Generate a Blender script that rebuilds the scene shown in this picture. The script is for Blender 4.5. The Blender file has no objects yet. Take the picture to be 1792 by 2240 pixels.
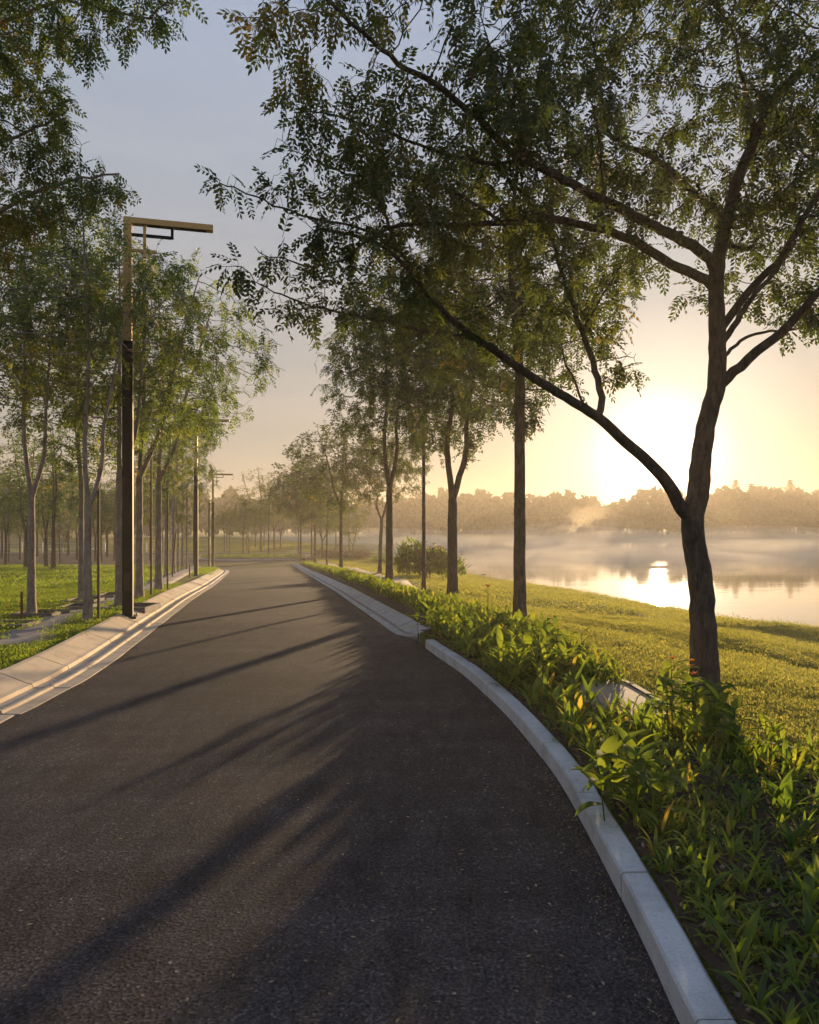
import bpy, math, random
import numpy as np
from mathutils import Vector, Matrix, Euler

# ------------------------------------------------------------------ camera, sky, sun, exposure
scene = bpy.context.scene
EYE = 1.6
FPX = 1590.0            # focal length in pixels of the 1792 x 2240 photograph
HZ = 1150.0             # row of the horizon
cam_data = bpy.data.cameras.new('camera')
cam = bpy.data.objects.new('camera', cam_data)
scene.collection.objects.link(cam)
cam.location = (0, 0, EYE)
cam.rotation_euler = (math.radians(90), 0, 0)
cam_data.sensor_fit = 'VERTICAL'
cam_data.sensor_height = 24
cam_data.lens = 24 * FPX / 2240
cam_data.shift_y = (HZ - 1120) / 2240
cam_data.clip_end = 3000
cam_data.clip_start = 0.05
scene.camera = cam

SUN_AZ = math.radians(18.9)
SUN_EL = math.radians(5.0)
sun_dir = Vector((math.sin(SUN_AZ) * math.cos(SUN_EL), math.cos(SUN_AZ) * math.cos(SUN_EL), math.sin(SUN_EL)))

world = bpy.data.worlds.new('World')
scene.world = world
world.use_nodes = True
wt = world.node_tree
wt.nodes.clear()
def wn(kind, **kw):
    n = wt.nodes.new(kind)
    for k, v in kw.items():
        setattr(n, k, v)
    return n
wl = wt.links.new
w_out = wn('ShaderNodeOutputWorld')
w_bg = wn('ShaderNodeBackground')
w_sky = wn('ShaderNodeTexSky', sky_type='NISHITA', sun_disc=False, sun_elevation=SUN_EL, sun_rotation=SUN_AZ,
           altitude=900, air_density=1.0, dust_density=1.6, ozone_density=1.0)
# thin morning haze: the clear sky is washed towards a pale veil, and the air round the sun glows (aureole)
w_geo = wn('ShaderNodeNewGeometry')
w_dir = wn('ShaderNodeVectorMath', operation='SCALE'); w_dir.inputs['Scale'].default_value = -1
wl(w_geo.outputs['Incoming'], w_dir.inputs[0])
w_sep = wn('ShaderNodeSeparateXYZ'); wl(w_dir.outputs[0], w_sep.inputs[0])
w_dot = wn('ShaderNodeVectorMath', operation='DOT_PRODUCT'); w_dot.inputs[1].default_value = sun_dir
wl(w_dir.outputs[0], w_dot.inputs[0])
def wramp(src, stops, interp='EASE'):
    r = wn('ShaderNodeValToRGB'); r.color_ramp.interpolation = interp
    e = r.color_ramp.elements
    e[0].position, e[0].color = stops[0][0], (*stops[0][1], 1)
    e[1].position, e[1].color = stops[-1][0], (*stops[-1][1], 1)
    for p, c in stops[1:-1]:
        x = e.new(p); x.color = (*c, 1)
    wl(src, r.inputs['Fac']); return r
w_ang = wn('ShaderNodeMath', operation='ARCCOSINE'); wl(w_dot.outputs['Value'], w_ang.inputs[0])
# veil colour with height (z of the view direction), as seen in a hazy dawn sky
SKYS = 0.1
HAZE_D = 0.00105
VEIL = wramp(w_sep.outputs['Z'], [(0.0, (0.155, 0.132, 0.120)), (0.10, (0.205, 0.182, 0.165)), (0.25, (0.240, 0.232, 0.230)),
                                  (0.42, (0.215, 0.238, 0.280)), (0.62, (0.195, 0.243, 0.335)), (1.0, (0.20, 0.29, 0.47))], 'LINEAR')
w_glow = wramp(w_ang.outputs[0], [(0.0, (5.0, 4.2, 3.0)), (0.02, (2.2, 1.9, 1.4)), (0.05, (0.62, 0.56, 0.46)), (0.10, (0.22, 0.19, 0.15)), (0.20, (0.06, 0.048, 0.03)),
                                  (0.42, (0.02, 0.012, 0.004)), (0.8, (0.015, 0.008, 0.0)), (1.0, (0, 0, 0))], 'LINEAR')
w_sum = wn('ShaderNodeMix', data_type='RGBA', blend_type='ADD'); w_sum.inputs['Factor'].default_value = 1
w_cm = wn('ShaderNodeMapping'); w_cm.inputs['Scale'].default_value = (1.0, 1.0, 4.5); wl(w_dir.outputs[0], w_cm.inputs['Vector'])
w_cn = wn('ShaderNodeTexNoise'); w_cn.inputs['Scale'].default_value = 2.2; w_cn.inputs['Detail'].default_value = 7; w_cn.inputs['Roughness'].default_value = 0.6; w_cn.inputs['Distortion'].default_value = 0.6
wl(w_cm.outputs[0], w_cn.inputs['Vector'])
w_cr = wramp(w_cn.outputs['Fac'], [(0.30, (0.93, 0.94, 0.96)), (0.5, (1.0, 1.0, 1.0)), (0.72, (1.13, 1.10, 1.06))], 'LINEAR')
w_cl = wn('ShaderNodeMix', data_type='RGBA', blend_type='MULTIPLY'); w_cl.inputs['Factor'].default_value = 1
wl(VEIL.outputs[0], w_cl.inputs['A']); wl(w_cr.outputs[0], w_cl.inputs['B'])
wl(w_cl.outputs['Result'], w_sum.inputs['A']); wl(w_glow.outputs[0], w_sum.inputs['B'])
w_scale = wn('ShaderNodeMix', data_type='RGBA', blend_type='MULTIPLY'); w_scale.inputs['Factor'].default_value = 1
wl(w_sum.outputs['Result'], w_scale.inputs['A']); w_scale.inputs['B'].default_value = (6.5, 6.5, 6.5, 1)
w_mix = wn('ShaderNodeMix', data_type='RGBA'); w_mix.inputs['Factor'].default_value = 0.93
wl(w_sky.outputs[0], w_mix.inputs['A']); wl(w_scale.outputs['Result'], w_mix.inputs['B'])
wl(w_mix.outputs['Result'], w_bg.inputs['Color'])
w_bg.inputs['Strength'].default_value = SKYS
wl(w_bg.outputs[0], w_out.inputs['Surface'])

sun_data = bpy.data.lights.new('sun', 'SUN')
sun_data.energy = 5.0
sun_data.angle = math.radians(1.0)
sun_data.color = (1.0, 0.70, 0.38)
sun = bpy.data.objects.new('sun', sun_data)
sun.rotation_euler = sun_dir.to_track_quat('Z', 'Y').to_euler()
sun.location = (20, 60, 40)
scene.collection.objects.link(sun)

scene.view_settings.view_transform = 'Standard'
scene.view_settings.look = 'None'
scene.view_settings.exposure = 1.45
scene.view_settings.gamma = 1.0
scene.view_settings.use_curve_mapping = False
scene.render.engine = 'CYCLES'
cy = scene.cycles
cy.use_denoising = True
cy.denoiser = 'OPENIMAGEDENOISE'
cy.denoising_input_passes = 'RGB_ALBEDO_NORMAL'
cy.use_adaptive_sampling = True
cy.adaptive_threshold = 0.02
cy.max_bounces = 6
cy.diffuse_bounces = 2
cy.glossy_bounces = 2
cy.transmission_bounces = 3
cy.transparent_max_bounces = 4
cy.volume_bounces = 0
cy.caustics_reflective = False
cy.caustics_refractive = False
cy.sample_clamp_indirect = 4
cy.volume_step_rate = 2.0
cy.volume_max_steps = 64

# ------------------------------------------------------------------ helpers
rng = np.random.default_rng(7)
random.seed(7)
COL = scene.collection

def link(o, parent=None):
    COL.objects.link(o)
    if parent is not None:
        o.parent = parent
    return o
def tag(o, label=None, category=None, group=None, kind=None):
    if label: o['label'] = label
    if category: o['category'] = category
    if group: o['group'] = group
    if kind: o['kind'] = kind
    return o
def empty(name, loc=(0, 0, 0), rotz=0.0, parent=None):
    o = bpy.data.objects.new(name, None)
    o.empty_display_size = 0.2
    o.location = loc; o.rotation_euler = (0, 0, rotz)
    return link(o, parent)
def mesh_np(name, verts, faces, mat=None, attrs=None, smooth=False):
    """verts (n,3); faces (m,k) array or list of lists"""
    me = bpy.data.meshes.new(name)
    verts = np.asarray(verts, dtype=np.float32)
    if isinstance(faces, np.ndarray):
        m, k = faces.shape
        me.vertices.add(len(verts)); me.vertices.foreach_set('co', verts.ravel())
        me.loops.add(m * k); me.loops.foreach_set('vertex_index', faces.astype(np.int32).ravel())
        me.polygons.add(m); me.polygons.foreach_set('loop_start', np.arange(0, m * k, k, dtype=np.int32))
    else:
        me.from_pydata(verts.tolist(), [], faces)
    if smooth:
        me.polygons.foreach_set('use_smooth', np.ones(len(me.polygons), dtype=bool))
    if attrs:
        for an, av in attrs.items():
            a = me.attributes.new(an, 'FLOAT', 'POINT')
            a.data.foreach_set('value', np.asarray(av, dtype=np.float32).ravel())
    me.update(calc_edges=True)
    if mat: me.materials.append(mat)
    return me
def obj(name, me, parent=None, loc=None):
    o = bpy.data.objects.new(name, me)
    if loc is not None: o.location = loc
    return link(o, parent)

class MB:
    """collects simple shapes and links them as one mesh object"""
    def __init__(s): s.v = []; s.f = []
    def box(s, c, size, rz=0.0, bevel=0.0):
        cx, cy_, cz = c; x, y, z = size[0] / 2, size[1] / 2, size[2] / 2
        b = min(bevel, x * .9, y * .9, z * .9)
        n = len(s.v)
        if b <= 0:
            pts = [(-x, -y, -z), (x, -y, -z), (x, y, -z), (-x, y, -z), (-x, -y, z), (x, -y, z), (x, y, z), (-x, y, z)]
            fs = [(0, 3, 2, 1), (4, 5, 6, 7), (0, 1, 5, 4), (1, 2, 6, 5), (2, 3, 7, 6), (3, 0, 4, 7)]
        else:
            pts = []
            for zz, q in ((-z, b), (-z + b, 0), (z - b, 0), (z, b)):
                X, Y = x - q, y - q
                pts += [(-X + b, -Y, zz), (X - b, -Y, zz), (X, -Y + b, zz), (X, Y - b, zz), (X - b, Y, zz), (-X + b, Y, zz), (-X, Y - b, zz), (-X, -Y + b, zz)]
            fs = [tuple(range(7, -1, -1)), tuple(range(24, 32))]
            for r in range(3):
                for i in range(8):
                    j = (i + 1) % 8
                    fs.append((r * 8 + i, r * 8 + j, r * 8 + 8 + j, r * 8 + 8 + i))
        ca, sa = math.cos(rz), math.sin(rz)
        s.v += [(cx + px * ca - py * sa, cy_ + px * sa + py * ca, cz + pz) for px, py, pz in pts]
        s.f += [tuple(i + n for i in f) for f in fs]
        return s
    def tube(s, pts, radii, sides=8):
        n0 = len(s.v)
        v, f = tube(np.array(pts, float), np.array(radii, float) if hasattr(radii, '__len__') else np.full(len(pts), radii), sides)
        s.v += [tuple(p) for p in v]; s.f += [tuple(int(i) + n0 for i in q) for q in f]
        n = len(pts)
        s.f.append(tuple(n0 + i for i in range(sides))[::-1]); s.f.append(tuple(n0 + (n - 1) * sides + i for i in range(sides)))
        return s
    def build(s, name, mat, parent=None, smooth=False):
        me = bpy.data.meshes.new(name); me.from_pydata(s.v, [], s.f); me.materials.append(mat)
        if smooth: me.polygons.foreach_set('use_smooth', np.ones(len(me.polygons), dtype=bool))
        me.update()
        return obj(name, me, parent)

def tube(P, R, sides):
    n = len(P)
    T = np.gradient(P, axis=0)
    T /= np.linalg.norm(T, axis=1)[:, None] + 1e-9
    up = np.array([0, 0, 1.0]) if abs(T[0][2]) < 0.9 else np.array([1.0, 0, 0])
    a = np.cross(T[0], up); a /= np.linalg.norm(a) + 1e-9
    A = np.zeros_like(P); A[0] = a
    for i in range(1, n):
        a = A[i - 1] - T[i] * np.dot(A[i - 1], T[i])
        A[i] = a / (np.linalg.norm(a) + 1e-9)
    B = np.cross(T, A)
    th = np.linspace(0, 2 * np.pi, sides, endpoint=False)
    V = P[:, None, :] + R[:, None, None] * (np.cos(th)[None, :, None] * A[:, None, :] + np.sin(th)[None, :, None] * B[:, None, :])
    i = np.arange(n - 1)[:, None]; j = np.arange(sides)[None, :]
    a0 = i * sides + j; b0 = i * sides + (j + 1) % sides
    F = np.stack([a0, b0, b0 + sides, a0 + sides], -1).reshape(-1, 4)
    return V.reshape(-1, 3), F

# value noise for geometry
_perm = rng.permutation(1024)
_val = rng.random(1024)
def vnoise(x, y, z=0.0):
    x = np.asarray(x, float); y = np.asarray(y, float); z = np.asarray(z, float) + x * 0
    xi, yi, zi = np.floor(x).astype(int), np.floor(y).astype(int), np.floor(z).astype(int)
    fx, fy, fz = x - xi, y - yi, z - zi
    fx, fy, fz = fx * fx * (3 - 2 * fx), fy * fy * (3 - 2 * fy), fz * fz * (3 - 2 * fz)
    def h(a, b, c): return _val[_perm[(_perm[(_perm[a & 1023] + b) & 1023] + c) & 1023]]
    r = 0
    for dx in (0, 1):
        for dy in (0, 1):
            for dz in (0, 1):
                r = r + h(xi + dx, yi + dy, zi + dz) * (fx if dx else 1 - fx) * (fy if dy else 1 - fy) * (fz if dz else 1 - fz)
    return r
def smooth(t): t = np.clip(t, 0, 1); return t * t * (3 - 2 * t)

# ------------------------------------------------------------------ the lie of the land (metres; camera stands at the origin, y runs forward)
def zr(y):          # height of the road: level at first, then down to the roundabout
    return np.interp(y, [-60, 8, 12, 20, 31, 42, 53, 60, 2000], [0, 0, -0.03, -0.23, -0.64, -1.10, -1.50, -1.60, -1.60])
def on_road(px, py):
    y = 5.0
    for _ in range(60):
        y = 0.5 * y + 0.5 * (EYE - float(zr(y))) * FPX / (py - HZ)
    return ((px - 896) / FPX * y, y)
LEFT_EDGE = [(-2.6, -12.0), (-2.75, -4.0), (-2.95, 2.0), (-3.15, 4.5)] + [on_road(*p) for p in [(0, 1585), (68, 1552), (140, 1513), (190, 1487), (252, 1445), (297, 1410), (350, 1368), (395, 1333), (416, 1316), (463, 1285), (487, 1266)]] + [(-10.9, 44.0), (-12.3, 48.5), (-14.6, 52.5), (-19, 55.6), (-26, 57.4), (-60, 58.4), (-95, 60)]
RIGHT_EDGE = [(0.30, -12.0), (0.6, -4.0), (0.80, 0.8), (0.867, 2.33), (0.894, 2.75), (0.92, 3.5), (0.932, 4.18), (0.925, 4.71), (0.89, 5.26), (0.835, 5.92), (0.75, 6.62), (0.60, 7.64), (0.38, 8.71), (0.02, 10.45)] + [on_road(*p) for p in [(860, 1384), (803, 1343), (752, 1307), (701, 1274), (650, 1243), (632, 1234)]] + [(-10.9, 66), (-8, 74), (-4, 80), (-3, 100)]
_le = np.array(LEFT_EDGE); _re = np.array(RIGHT_EDGE)
def dense(K, n=12):
    K = np.array(K, float); out = []
    for i in range(len(K) - 1):
        p0 = K[max(i - 1, 0)]; p1 = K[i]; p2 = K[i + 1]; p3 = K[min(i + 2, len(K) - 1)]
        for t in np.linspace(0, 1, n, endpoint=False):
            out.append(0.5 * ((2 * p1) + (-p0 + p2) * t + (2 * p0 - 5 * p1 + 4 * p2 - p3) * t * t + (-p0 + 3 * p1 - 3 * p2 + p3) * t ** 3))
    out.append(K[-1]); return np.array(out)
_ld = dense(LEFT_EDGE); _rd = dense(RIGHT_EDGE)
def xl(y): return np.interp(y, _ld[:, 1], _ld[:, 0])
def xr(y): return np.interp(y, _rd[:, 1], _rd[:, 0])
LAKE = -2.0
SHORE = [(30, -60), (17, -12), (15.2, 4), (14.3, 14), (13.6, 20), (13.25, 23.6), (12.75, 26.4), (12.0, 28.6), (11.6, 30.9), (10.6, 34.3), (9.4, 39.5), (7.5, 43.7), (5.6, 49.8), (4.2, 55), (2.4, 62), (-.6, 73), (-3.5, 86), (-8, 104), (-18, 124), (-40, 136), (-90, 142), (-160, 150)]
_sd = dense(SHORE, 6)
def xs(y): return np.interp(y, _sd[:, 1], _sd[:, 0])
FAR_Y = 176.0
def land(x, y):
    x = np.asarray(x, float); y = np.asarray(y, float)
    L = zr(y) + 0.10 * (1 - smooth((y - 52) / 5))
    # right: bank down to the lake
    w = np.maximum(xs(y) - (xr(y) + 1.6), 9.0)
    d = xs(y) - x
    t = np.clip(1 - d / w, 0, 1)
    z = L + (LAKE - 0.03 - L) * (0.55 * t + 0.45 * t * t)
    z = np.where(d < 0, LAKE - 0.03 + 0.16 * d, z)
    z = np.maximum(z, LAKE - 1.5)
    bump = (vnoise(x * 0.55 + 9, y * 0.4) - 0.5) * 0.20 + (vnoise(x * 1.3, y * 1.1 + 30) - 0.5) * 0.07
    side = smooth((x - xr(y) - 1.6) / 1.5) * smooth(d / 2.5)
    lside = smooth((xl(y) - 2.6 - x) / 3) * (1 - smooth((y - 46) / 8))
    z = z + bump * side + bump * 0.8 * lside
    # little mound in the lawn by the water
    z = z + 0.33 * np.exp(-(((x - 9.6) / 1.5) ** 2 + ((y - 17.3) / 1.3) ** 2)) * side
    # lawns behind the roundabout
    z = z + np.where((y > 82), 1, 0) * smooth((y - 82) / 14) * smooth(d / 8) * (0.35 + 0.5 * vnoise(x * 0.06 + 3, y * 0.05))
    # far bank and hills
    far = FAR_Y - 22 * smooth((-x - 30) / 60) + 4 * np.sin(x * 0.045)
    f = np.clip(y - far, 0, None)
    zf = LAKE - 0.8 + np.minimum(f * 0.30, 0.8) + np.clip(f - 2.5, 0, 50) * 0.045 + np.clip(f - 60, 0, 400) * 0.02
    z = np.where(y > far, np.maximum(zf, z), z)
    return z
def G(px, py, h=0.0):
    """ground point seen at pixel (px, py) of the photograph"""
    y = 3.0
    prev = None
    while y < 500:
        x = (px - 896) / FPX * y
        z = EYE + (HZ - py) / FPX * y
        g = float(land(x, y)) + h
        if z <= g:
            return Vector((x, y, g))
        y += 0.05 + y * 0.002
    return Vector((x, y, g))
def at(px, py, y):
    return Vector(((px - 896) / FPX * y, y, EYE + (HZ - py) / FPX * y))

# ------------------------------------------------------------------ materials
def material(name):
    m = bpy.data.materials.new(name); m.use_nodes = True
    nt = m.node_tree; nt.nodes.clear()
    return m, nt
class NB:
    def __init__(s, nt): s.nt = nt
    def n(s, kind, ins=None, **kw):
        x = s.nt.nodes.new(kind)
        for k, v in kw.items(): setattr(x, k, v)
        for k, v in (ins or {}).items():
            if isinstance(v, bpy.types.NodeSocket): s.nt.links.new(v, x.inputs[k])
            else: x.inputs[k].default_value = v
        return x
    def noise(s, vec, scale, detail=4, rough=0.55, dist=0.0):
        return s.n('ShaderNodeTexNoise', {'Vector': vec, 'Scale': scale, 'Detail': detail, 'Roughness': rough, 'Distortion': dist})
    def ramp(s, fac, stops, interp='LINEAR'):
        r = s.n('ShaderNodeValToRGB', {'Fac': fac}); r.color_ramp.interpolation = interp
        e = r.color_ramp.elements
        def c4(c): return (*c, 1) if hasattr(c, '__len__') else (c, c, c, 1)
        e[0].position, e[0].color = stops[0][0], c4(stops[0][1])
        e[1].position, e[1].color = stops[-1][0], c4(stops[-1][1])
        for p, c in stops[1:-1]:
            q = e.new(p); q.color = c4(c)
        return r.outputs['Color']
    def mix(s, f, a, b, blend='MIX'):
        x = s.n('ShaderNodeMix', data_type='RGBA', blend_type=blend)
        for k, v in (('Factor', f), ('A', a), ('B', b)):
            if isinstance(v, bpy.types.NodeSocket): s.nt.links.new(v, x.inputs[k])
            else: x.inputs[k].default_value = v if k == 'Factor' else (*v, 1)
        return x.outputs['Result']
    def bump(s, h, strength=0.5, dist=0.02, normal=None):
        x = s.n('ShaderNodeBump', {'Height': h, 'Strength': strength, 'Distance': dist})
        if normal: s.nt.links.new(normal, x.inputs['Normal'])
        return x.outputs['Normal']
    def out(s, surf):
        o = s.nt.nodes.new('ShaderNodeOutputMaterial'); s.nt.links.new(surf, o.inputs['Surface'])
    def bsdf(s, color, rough=0.8, normal=None, **kw):
        p = s.n('ShaderNodeBsdfPrincipled', {'Base Color': color if isinstance(color, bpy.types.NodeSocket) else (*color, 1), 'Roughness': rough})
        if normal: s.nt.links.new(normal, p.inputs['Normal'])
        for k, v in kw.items():
            p.inputs[k.replace('_', ' ')].default_value = v
        return p.outputs[0]
    def pos(s): return s.n('ShaderNodeNewGeometry').outputs['Position']
    def oco(s): return s.n('ShaderNodeTexCoord').outputs['Object']

def m_asphalt():
    m, nt = material('asphalt'); b = NB(nt); P = b.pos()
    n1 = b.noise(P, 75, 4, 0.75).outputs['Fac']
    v = b.n('ShaderNodeTexVoronoi', {'Vector': P, 'Scale': 78.0}, feature='F1')
    big = b.noise(P, 0.6, 6, 0.65).outputs['Fac']
    mp = b.n('ShaderNodeMapping', {'Vector': P, 'Scale': (1.0, 0.35, 1)}).outputs[0]
    mid = b.noise(mp, 6, 6, 0.7, 0.4).outputs['Fac']
    base = b.ramp(n1, [(0.30, (0.013, 0.011, 0.012)), (0.48, (0.040, 0.034, 0.034)), (0.62, (0.080, 0.070, 0.067)), (0.74, (0.19, 0.17, 0.155))])
    sp = b.ramp(v.outputs['Color'], [(0.0, 0.35), (0.5, 0.8), (0.85, 1.2), (0.95, 1.9), (1.0, 4.5)])
    c = b.mix(0.85, base, sp, 'MULTIPLY')
    c = b.mix(0.9, c, b.ramp(big, [(0.28, (0.62, 0.62, 0.66)), (0.5, (1, 0.98, 0.96)), (0.72, (1.35, 1.27, 1.22))]), 'MULTIPLY')
    c = b.mix(0.9, c, b.ramp(mid, [(0.3, 0.62), (0.7, 1.38)]), 'MULTIPLY')
    strk = b.noise(b.n('ShaderNodeMapping', {'Vector': P, 'Scale': (0.25, 2.2, 1)}).outputs[0], 1.2, 6, 0.7).outputs['Fac']
    c = b.mix(0.8, c, b.ramp(strk, [(0.32, 0.72), (0.62, 1.2)]), 'MULTIPLY')
    h = b.n('ShaderNodeMath', {0: v.outputs['Distance'], 1: n1}, operation='ADD').outputs[0]
    nrm = b.bump(v.outputs['Distance'], 0.35, 0.003)
    b.out(b.bsdf(c, 0.88, nrm, Specular_IOR_Level=0.10)); return m
def m_concrete(name, col, speck=0.5, scale=1.0, rough=0.85):
    m, nt = material(name); b = NB(nt); P = b.pos()
    n1 = b.noise(P, 4 * scale, 6, 0.65).outputs['Fac']; n2 = b.noise(P, 90, 3, 0.7).outputs['Fac']; n3 = b.noise(P, 0.9, 4, .6).outputs['Fac']
    c = b.mix(0.85, col, b.ramp(n1, [(0.25, 0.55), (0.5, 0.95), (0.8, 1.18)]), 'MULTIPLY')
    c = b.mix(0.8, c, b.ramp(b.noise(P, 13, 5, 0.75, 1.2).outputs['Fac'], [(0.30, (0.55, 0.53, 0.50)), (0.40, (1, 1, 1))]), 'MULTIPLY')
    c = b.mix(speck, c, b.ramp(n2, [(0.25, 0.55), (0.45, 1.0), (0.75, 1.2)]), 'MULTIPLY')
    c = b.mix(0.6, c, b.ramp(n3, [(0.3, (0.78, 0.76, 0.74)), (0.7, (1.1, 1.1, 1.1))]), 'MULTIPLY')
    pits = b.n('ShaderNodeTexVoronoi', {'Vector': P, 'Scale': 38.0}).outputs['Distance']
    c = b.mix(0.7, c, b.ramp(pits, [(0.03, 0.35), (0.09, 1.0)]), 'MULTIPLY')
    nrm = b.bump(n2, 0.35, 0.003); nrm = b.bump(n1, 0.3, 0.01, nrm)
    b.out(b.bsdf(c, rough, nrm, Specular_IOR_Level=0.3)); return m
def m_soil():
    m, nt = material('soil'); b = NB(nt); P = b.pos()
    n1 = b.noise(P, 22, 6, 0.7).outputs['Fac']; n2 = b.noise(P, 3, 4, 0.6).outputs['Fac']
    c = b.ramp(n1, [(0.3, (0.016, 0.011, 0.008)), (0.5, (0.045, 0.032, 0.022)), (0.7, (0.085, 0.06, 0.042))])
    c = b.mix(0.5, c, b.ramp(n2, [(0.3, 0.7), (0.7, 1.2)]), 'MULTIPLY')
    b.out(b.bsdf(c, 0.95, b.bump(n1, 1.0, 0.03), Specular_IOR_Level=0.2)); return m
def m_turf():
    m, nt = material('turf'); b = NB(nt); P = b.pos()
    n1 = b.noise(P, 16, 5, 0.7).outputs['Fac']; n2 = b.noise(P, 0.5, 5, 0.65).outputs['Fac']; n3 = b.noise(P, 2.6, 5, 0.6).outputs['Fac']
    c = b.ramp(n1, [(0.28, (0.035, 0.042, 0.008)), (0.5, (0.085, 0.098, 0.014)), (0.72, (0.15, 0.15, 0.03))])
    c = b.mix(0.5, c, b.ramp(n2, [(0.3, (0.75, 0.95, 0.7)), (0.7, (1.3, 1.1, 0.9))]), 'MULTIPLY')
    c = b.mix(0.55, c, b.ramp(n3, [(0.3, 0.6), (0.65, 1.2)]), 'MULTIPLY')
    nrm = b.bump(n1, 1.0, 0.05); nrm = b.bump(n3, 0.8, 0.12, nrm)
    b.out(b.bsdf(c, 0.95, nrm, Specular_IOR_Level=0.15)); return m
def m_bark(name, dark, light, scale=1.0):
    m, nt = material(name); b = NB(nt); O = b.oco()
    mp = b.n('ShaderNodeMapping', {'Vector': O, 'Scale': (1, 1, 0.22)}).outputs[0]
    n1 = b.noise(mp, 26 * scale, 6, 0.7, 0.6).outputs['Fac']; n2 = b.noise(O, 5, 5, 0.65).outputs['Fac']; n3 = b.noise(O, 40, 3, .6).outputs['Fac']
    c = b.ramp(n1, [(0.3, dark), (0.55, tuple((a + e) / 2 for a, e in zip(dark, light))), (0.75, light)])
    c = b.mix(0.8, c, b.ramp(n2, [(0.3, (0.55, 0.55, 0.55)), (0.55, (1, 1, 1)), (0.72, (1.5, 1.5, 1.42))]), 'MULTIPLY')
    c = b.mix(0.5, c, b.ramp(n3, [(0.62, (1, 1, 1)), (0.72, (1.9, 1.9, 1.8))]), 'MULTIPLY')
    nrm = b.bump(n1, 0.9, 0.02); nrm = b.bump(n2, 0.4, 0.03, nrm)
    b.out(b.bsdf(c, 0.9, nrm, Specular_IOR_Level=0.25)); return m
def m_leaf(name, stops, tstops, trans=0.45, gloss=0.025, rough=0.5, attr='tone'):
    """leaf tissue: diffuse green on the face, yellower light passing through"""
    m, nt = material(name); b = NB(nt)
    a = b.n('ShaderNodeAttribute', attribute_name=attr).outputs['Fac']
    oi = b.n('ShaderNodeObjectInfo').outputs['Random']
    v = b.n('ShaderNodeMath', {0: a, 1: b.n('ShaderNodeMath', {0: oi, 1: 0.16}, operation='MULTIPLY').outputs[0]}, operation='ADD').outputs[0]
    c = b.ramp(v, stops); t = b.ramp(v, tstops)
    d = b.n('ShaderNodeBsdfDiffuse', {'Color': c}); tr = b.n('ShaderNodeBsdfTranslucent', {'Color': t})
    mx = b.n('ShaderNodeMixShader', {'Fac': trans, 1: d.outputs[0], 2: tr.outputs[0]})
    g = b.n('ShaderNodeBsdfGlossy', {'Color': (1, 1, 1, 1), 'Roughness': rough})
    mg = b.n('ShaderNodeMixShader', {'Fac': gloss, 1: mx.outputs[0], 2: g.outputs[0]})
    b.out(mg.outputs[0]); return m
def m_plain(name, col, rough=0.5, metal=0.0, noise=0.25, spec=0.5):
    m, nt = material(name); b = NB(nt); O = b.oco()
    n1 = b.noise(O, 6, 5, 0.6).outputs['Fac']
    c = b.mix(noise, col, b.ramp(n1, [(0.3, 0.5), (0.7, 1.3)]), 'MULTIPLY')
    b.out(b.bsdf(c, rough, b.bump(n1, 0.05, 0.01), Metallic=metal, Specular_IOR_Level=spec)); return m
def m_water():
    m, nt = material('water'); b = NB(nt); P = b.pos()
    mp = b.n('ShaderNodeMapping', {'Vector': P, 'Scale': (0.5, 1.6, 1)}).outputs[0]
    n1 = b.noise(mp, 1.6, 3, 0.5).outputs['Fac']; n2 = b.noise(mp, 0.35, 2, 0.5).outputs['Fac']
    nrm = b.bump(n1, 0.12, 0.02); nrm = b.bump(n2, 0.10, 0.05, nrm)
    b.out(b.bsdf((0.035, 0.045, 0.04), 0.03, nrm, IOR=1.5, Specular_IOR_Level=0.9)); return m

M = {}
M['asphalt'] = m_asphalt()
M['kerb_grey'] = m_concrete('kerb_granite', (0.46, 0.46, 0.465), 0.7)
M['kerb_buff'] = m_concrete('kerb_buff_concrete', (0.44, 0.355, 0.265))
M['kerb_dull'] = m_concrete('kerb_weathered_grey', (0.34, 0.32, 0.30))
M['path'] = m_concrete('path_concrete', (0.24, 0.20, 0.18))
M['slab'] = m_concrete('weathered_slab', (0.27, 0.22, 0.17), 0.8)
M['edging'] = m_concrete('edging_concrete', (0.16, 0.14, 0.12))
M['soil'] = m_soil()
M['turf'] = m_turf()
M['bark'] = m_bark('bark_brown', (0.040, 0.029, 0.021), (0.16, 0.125, 0.095))
M['bark_pale'] = m_bark('bark_grey', (0.15, 0.12, 0.095), (0.42, 0.36, 0.30))
G1 = [(0.0, (0.024, 0.037, 0.014)), (0.45, (0.052, 0.074, 0.022)), (0.75, (0.085, 0.105, 0.018)), (1.0, (0.17, 0.13, 0.02))]
T1 = [(0.0, (0.04, 0.065, 0.012)), (0.45, (0.10, 0.135, 0.02)), (0.75, (0.24, 0.24, 0.03)), (1.0, (0.45, 0.28, 0.03))]
M['leaf'] = m_leaf('tree_leaf', G1, T1, 0.36)
M['leaf_green'] = m_leaf('tree_leaf_green', [(0.0, (0.020, 0.036, 0.012)), (0.5, (0.045, 0.075, 0.018)), (0.8, (0.10, 0.13, 0.02)), (1.0, (0.19, 0.14, 0.02))],
                         [(0.0, (0.06, 0.11, 0.02)), (0.5, (0.15, 0.22, 0.025)), (0.8, (0.32, 0.34, 0.03)), (1.0, (0.5, 0.33, 0.04))], 0.42)
M['grass'] = m_leaf('grass_blade', [(0.0, (0.05, 0.070, 0.016)), (0.5, (0.12, 0.142, 0.030)), (1.0, (0.22, 0.20, 0.06))],
                    [(0.0, (0.16, 0.20, 0.03)), (0.5, (0.35, 0.35, 0.05)), (1.0, (0.54, 0.45, 0.09))], 0.5, 0.03)
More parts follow.
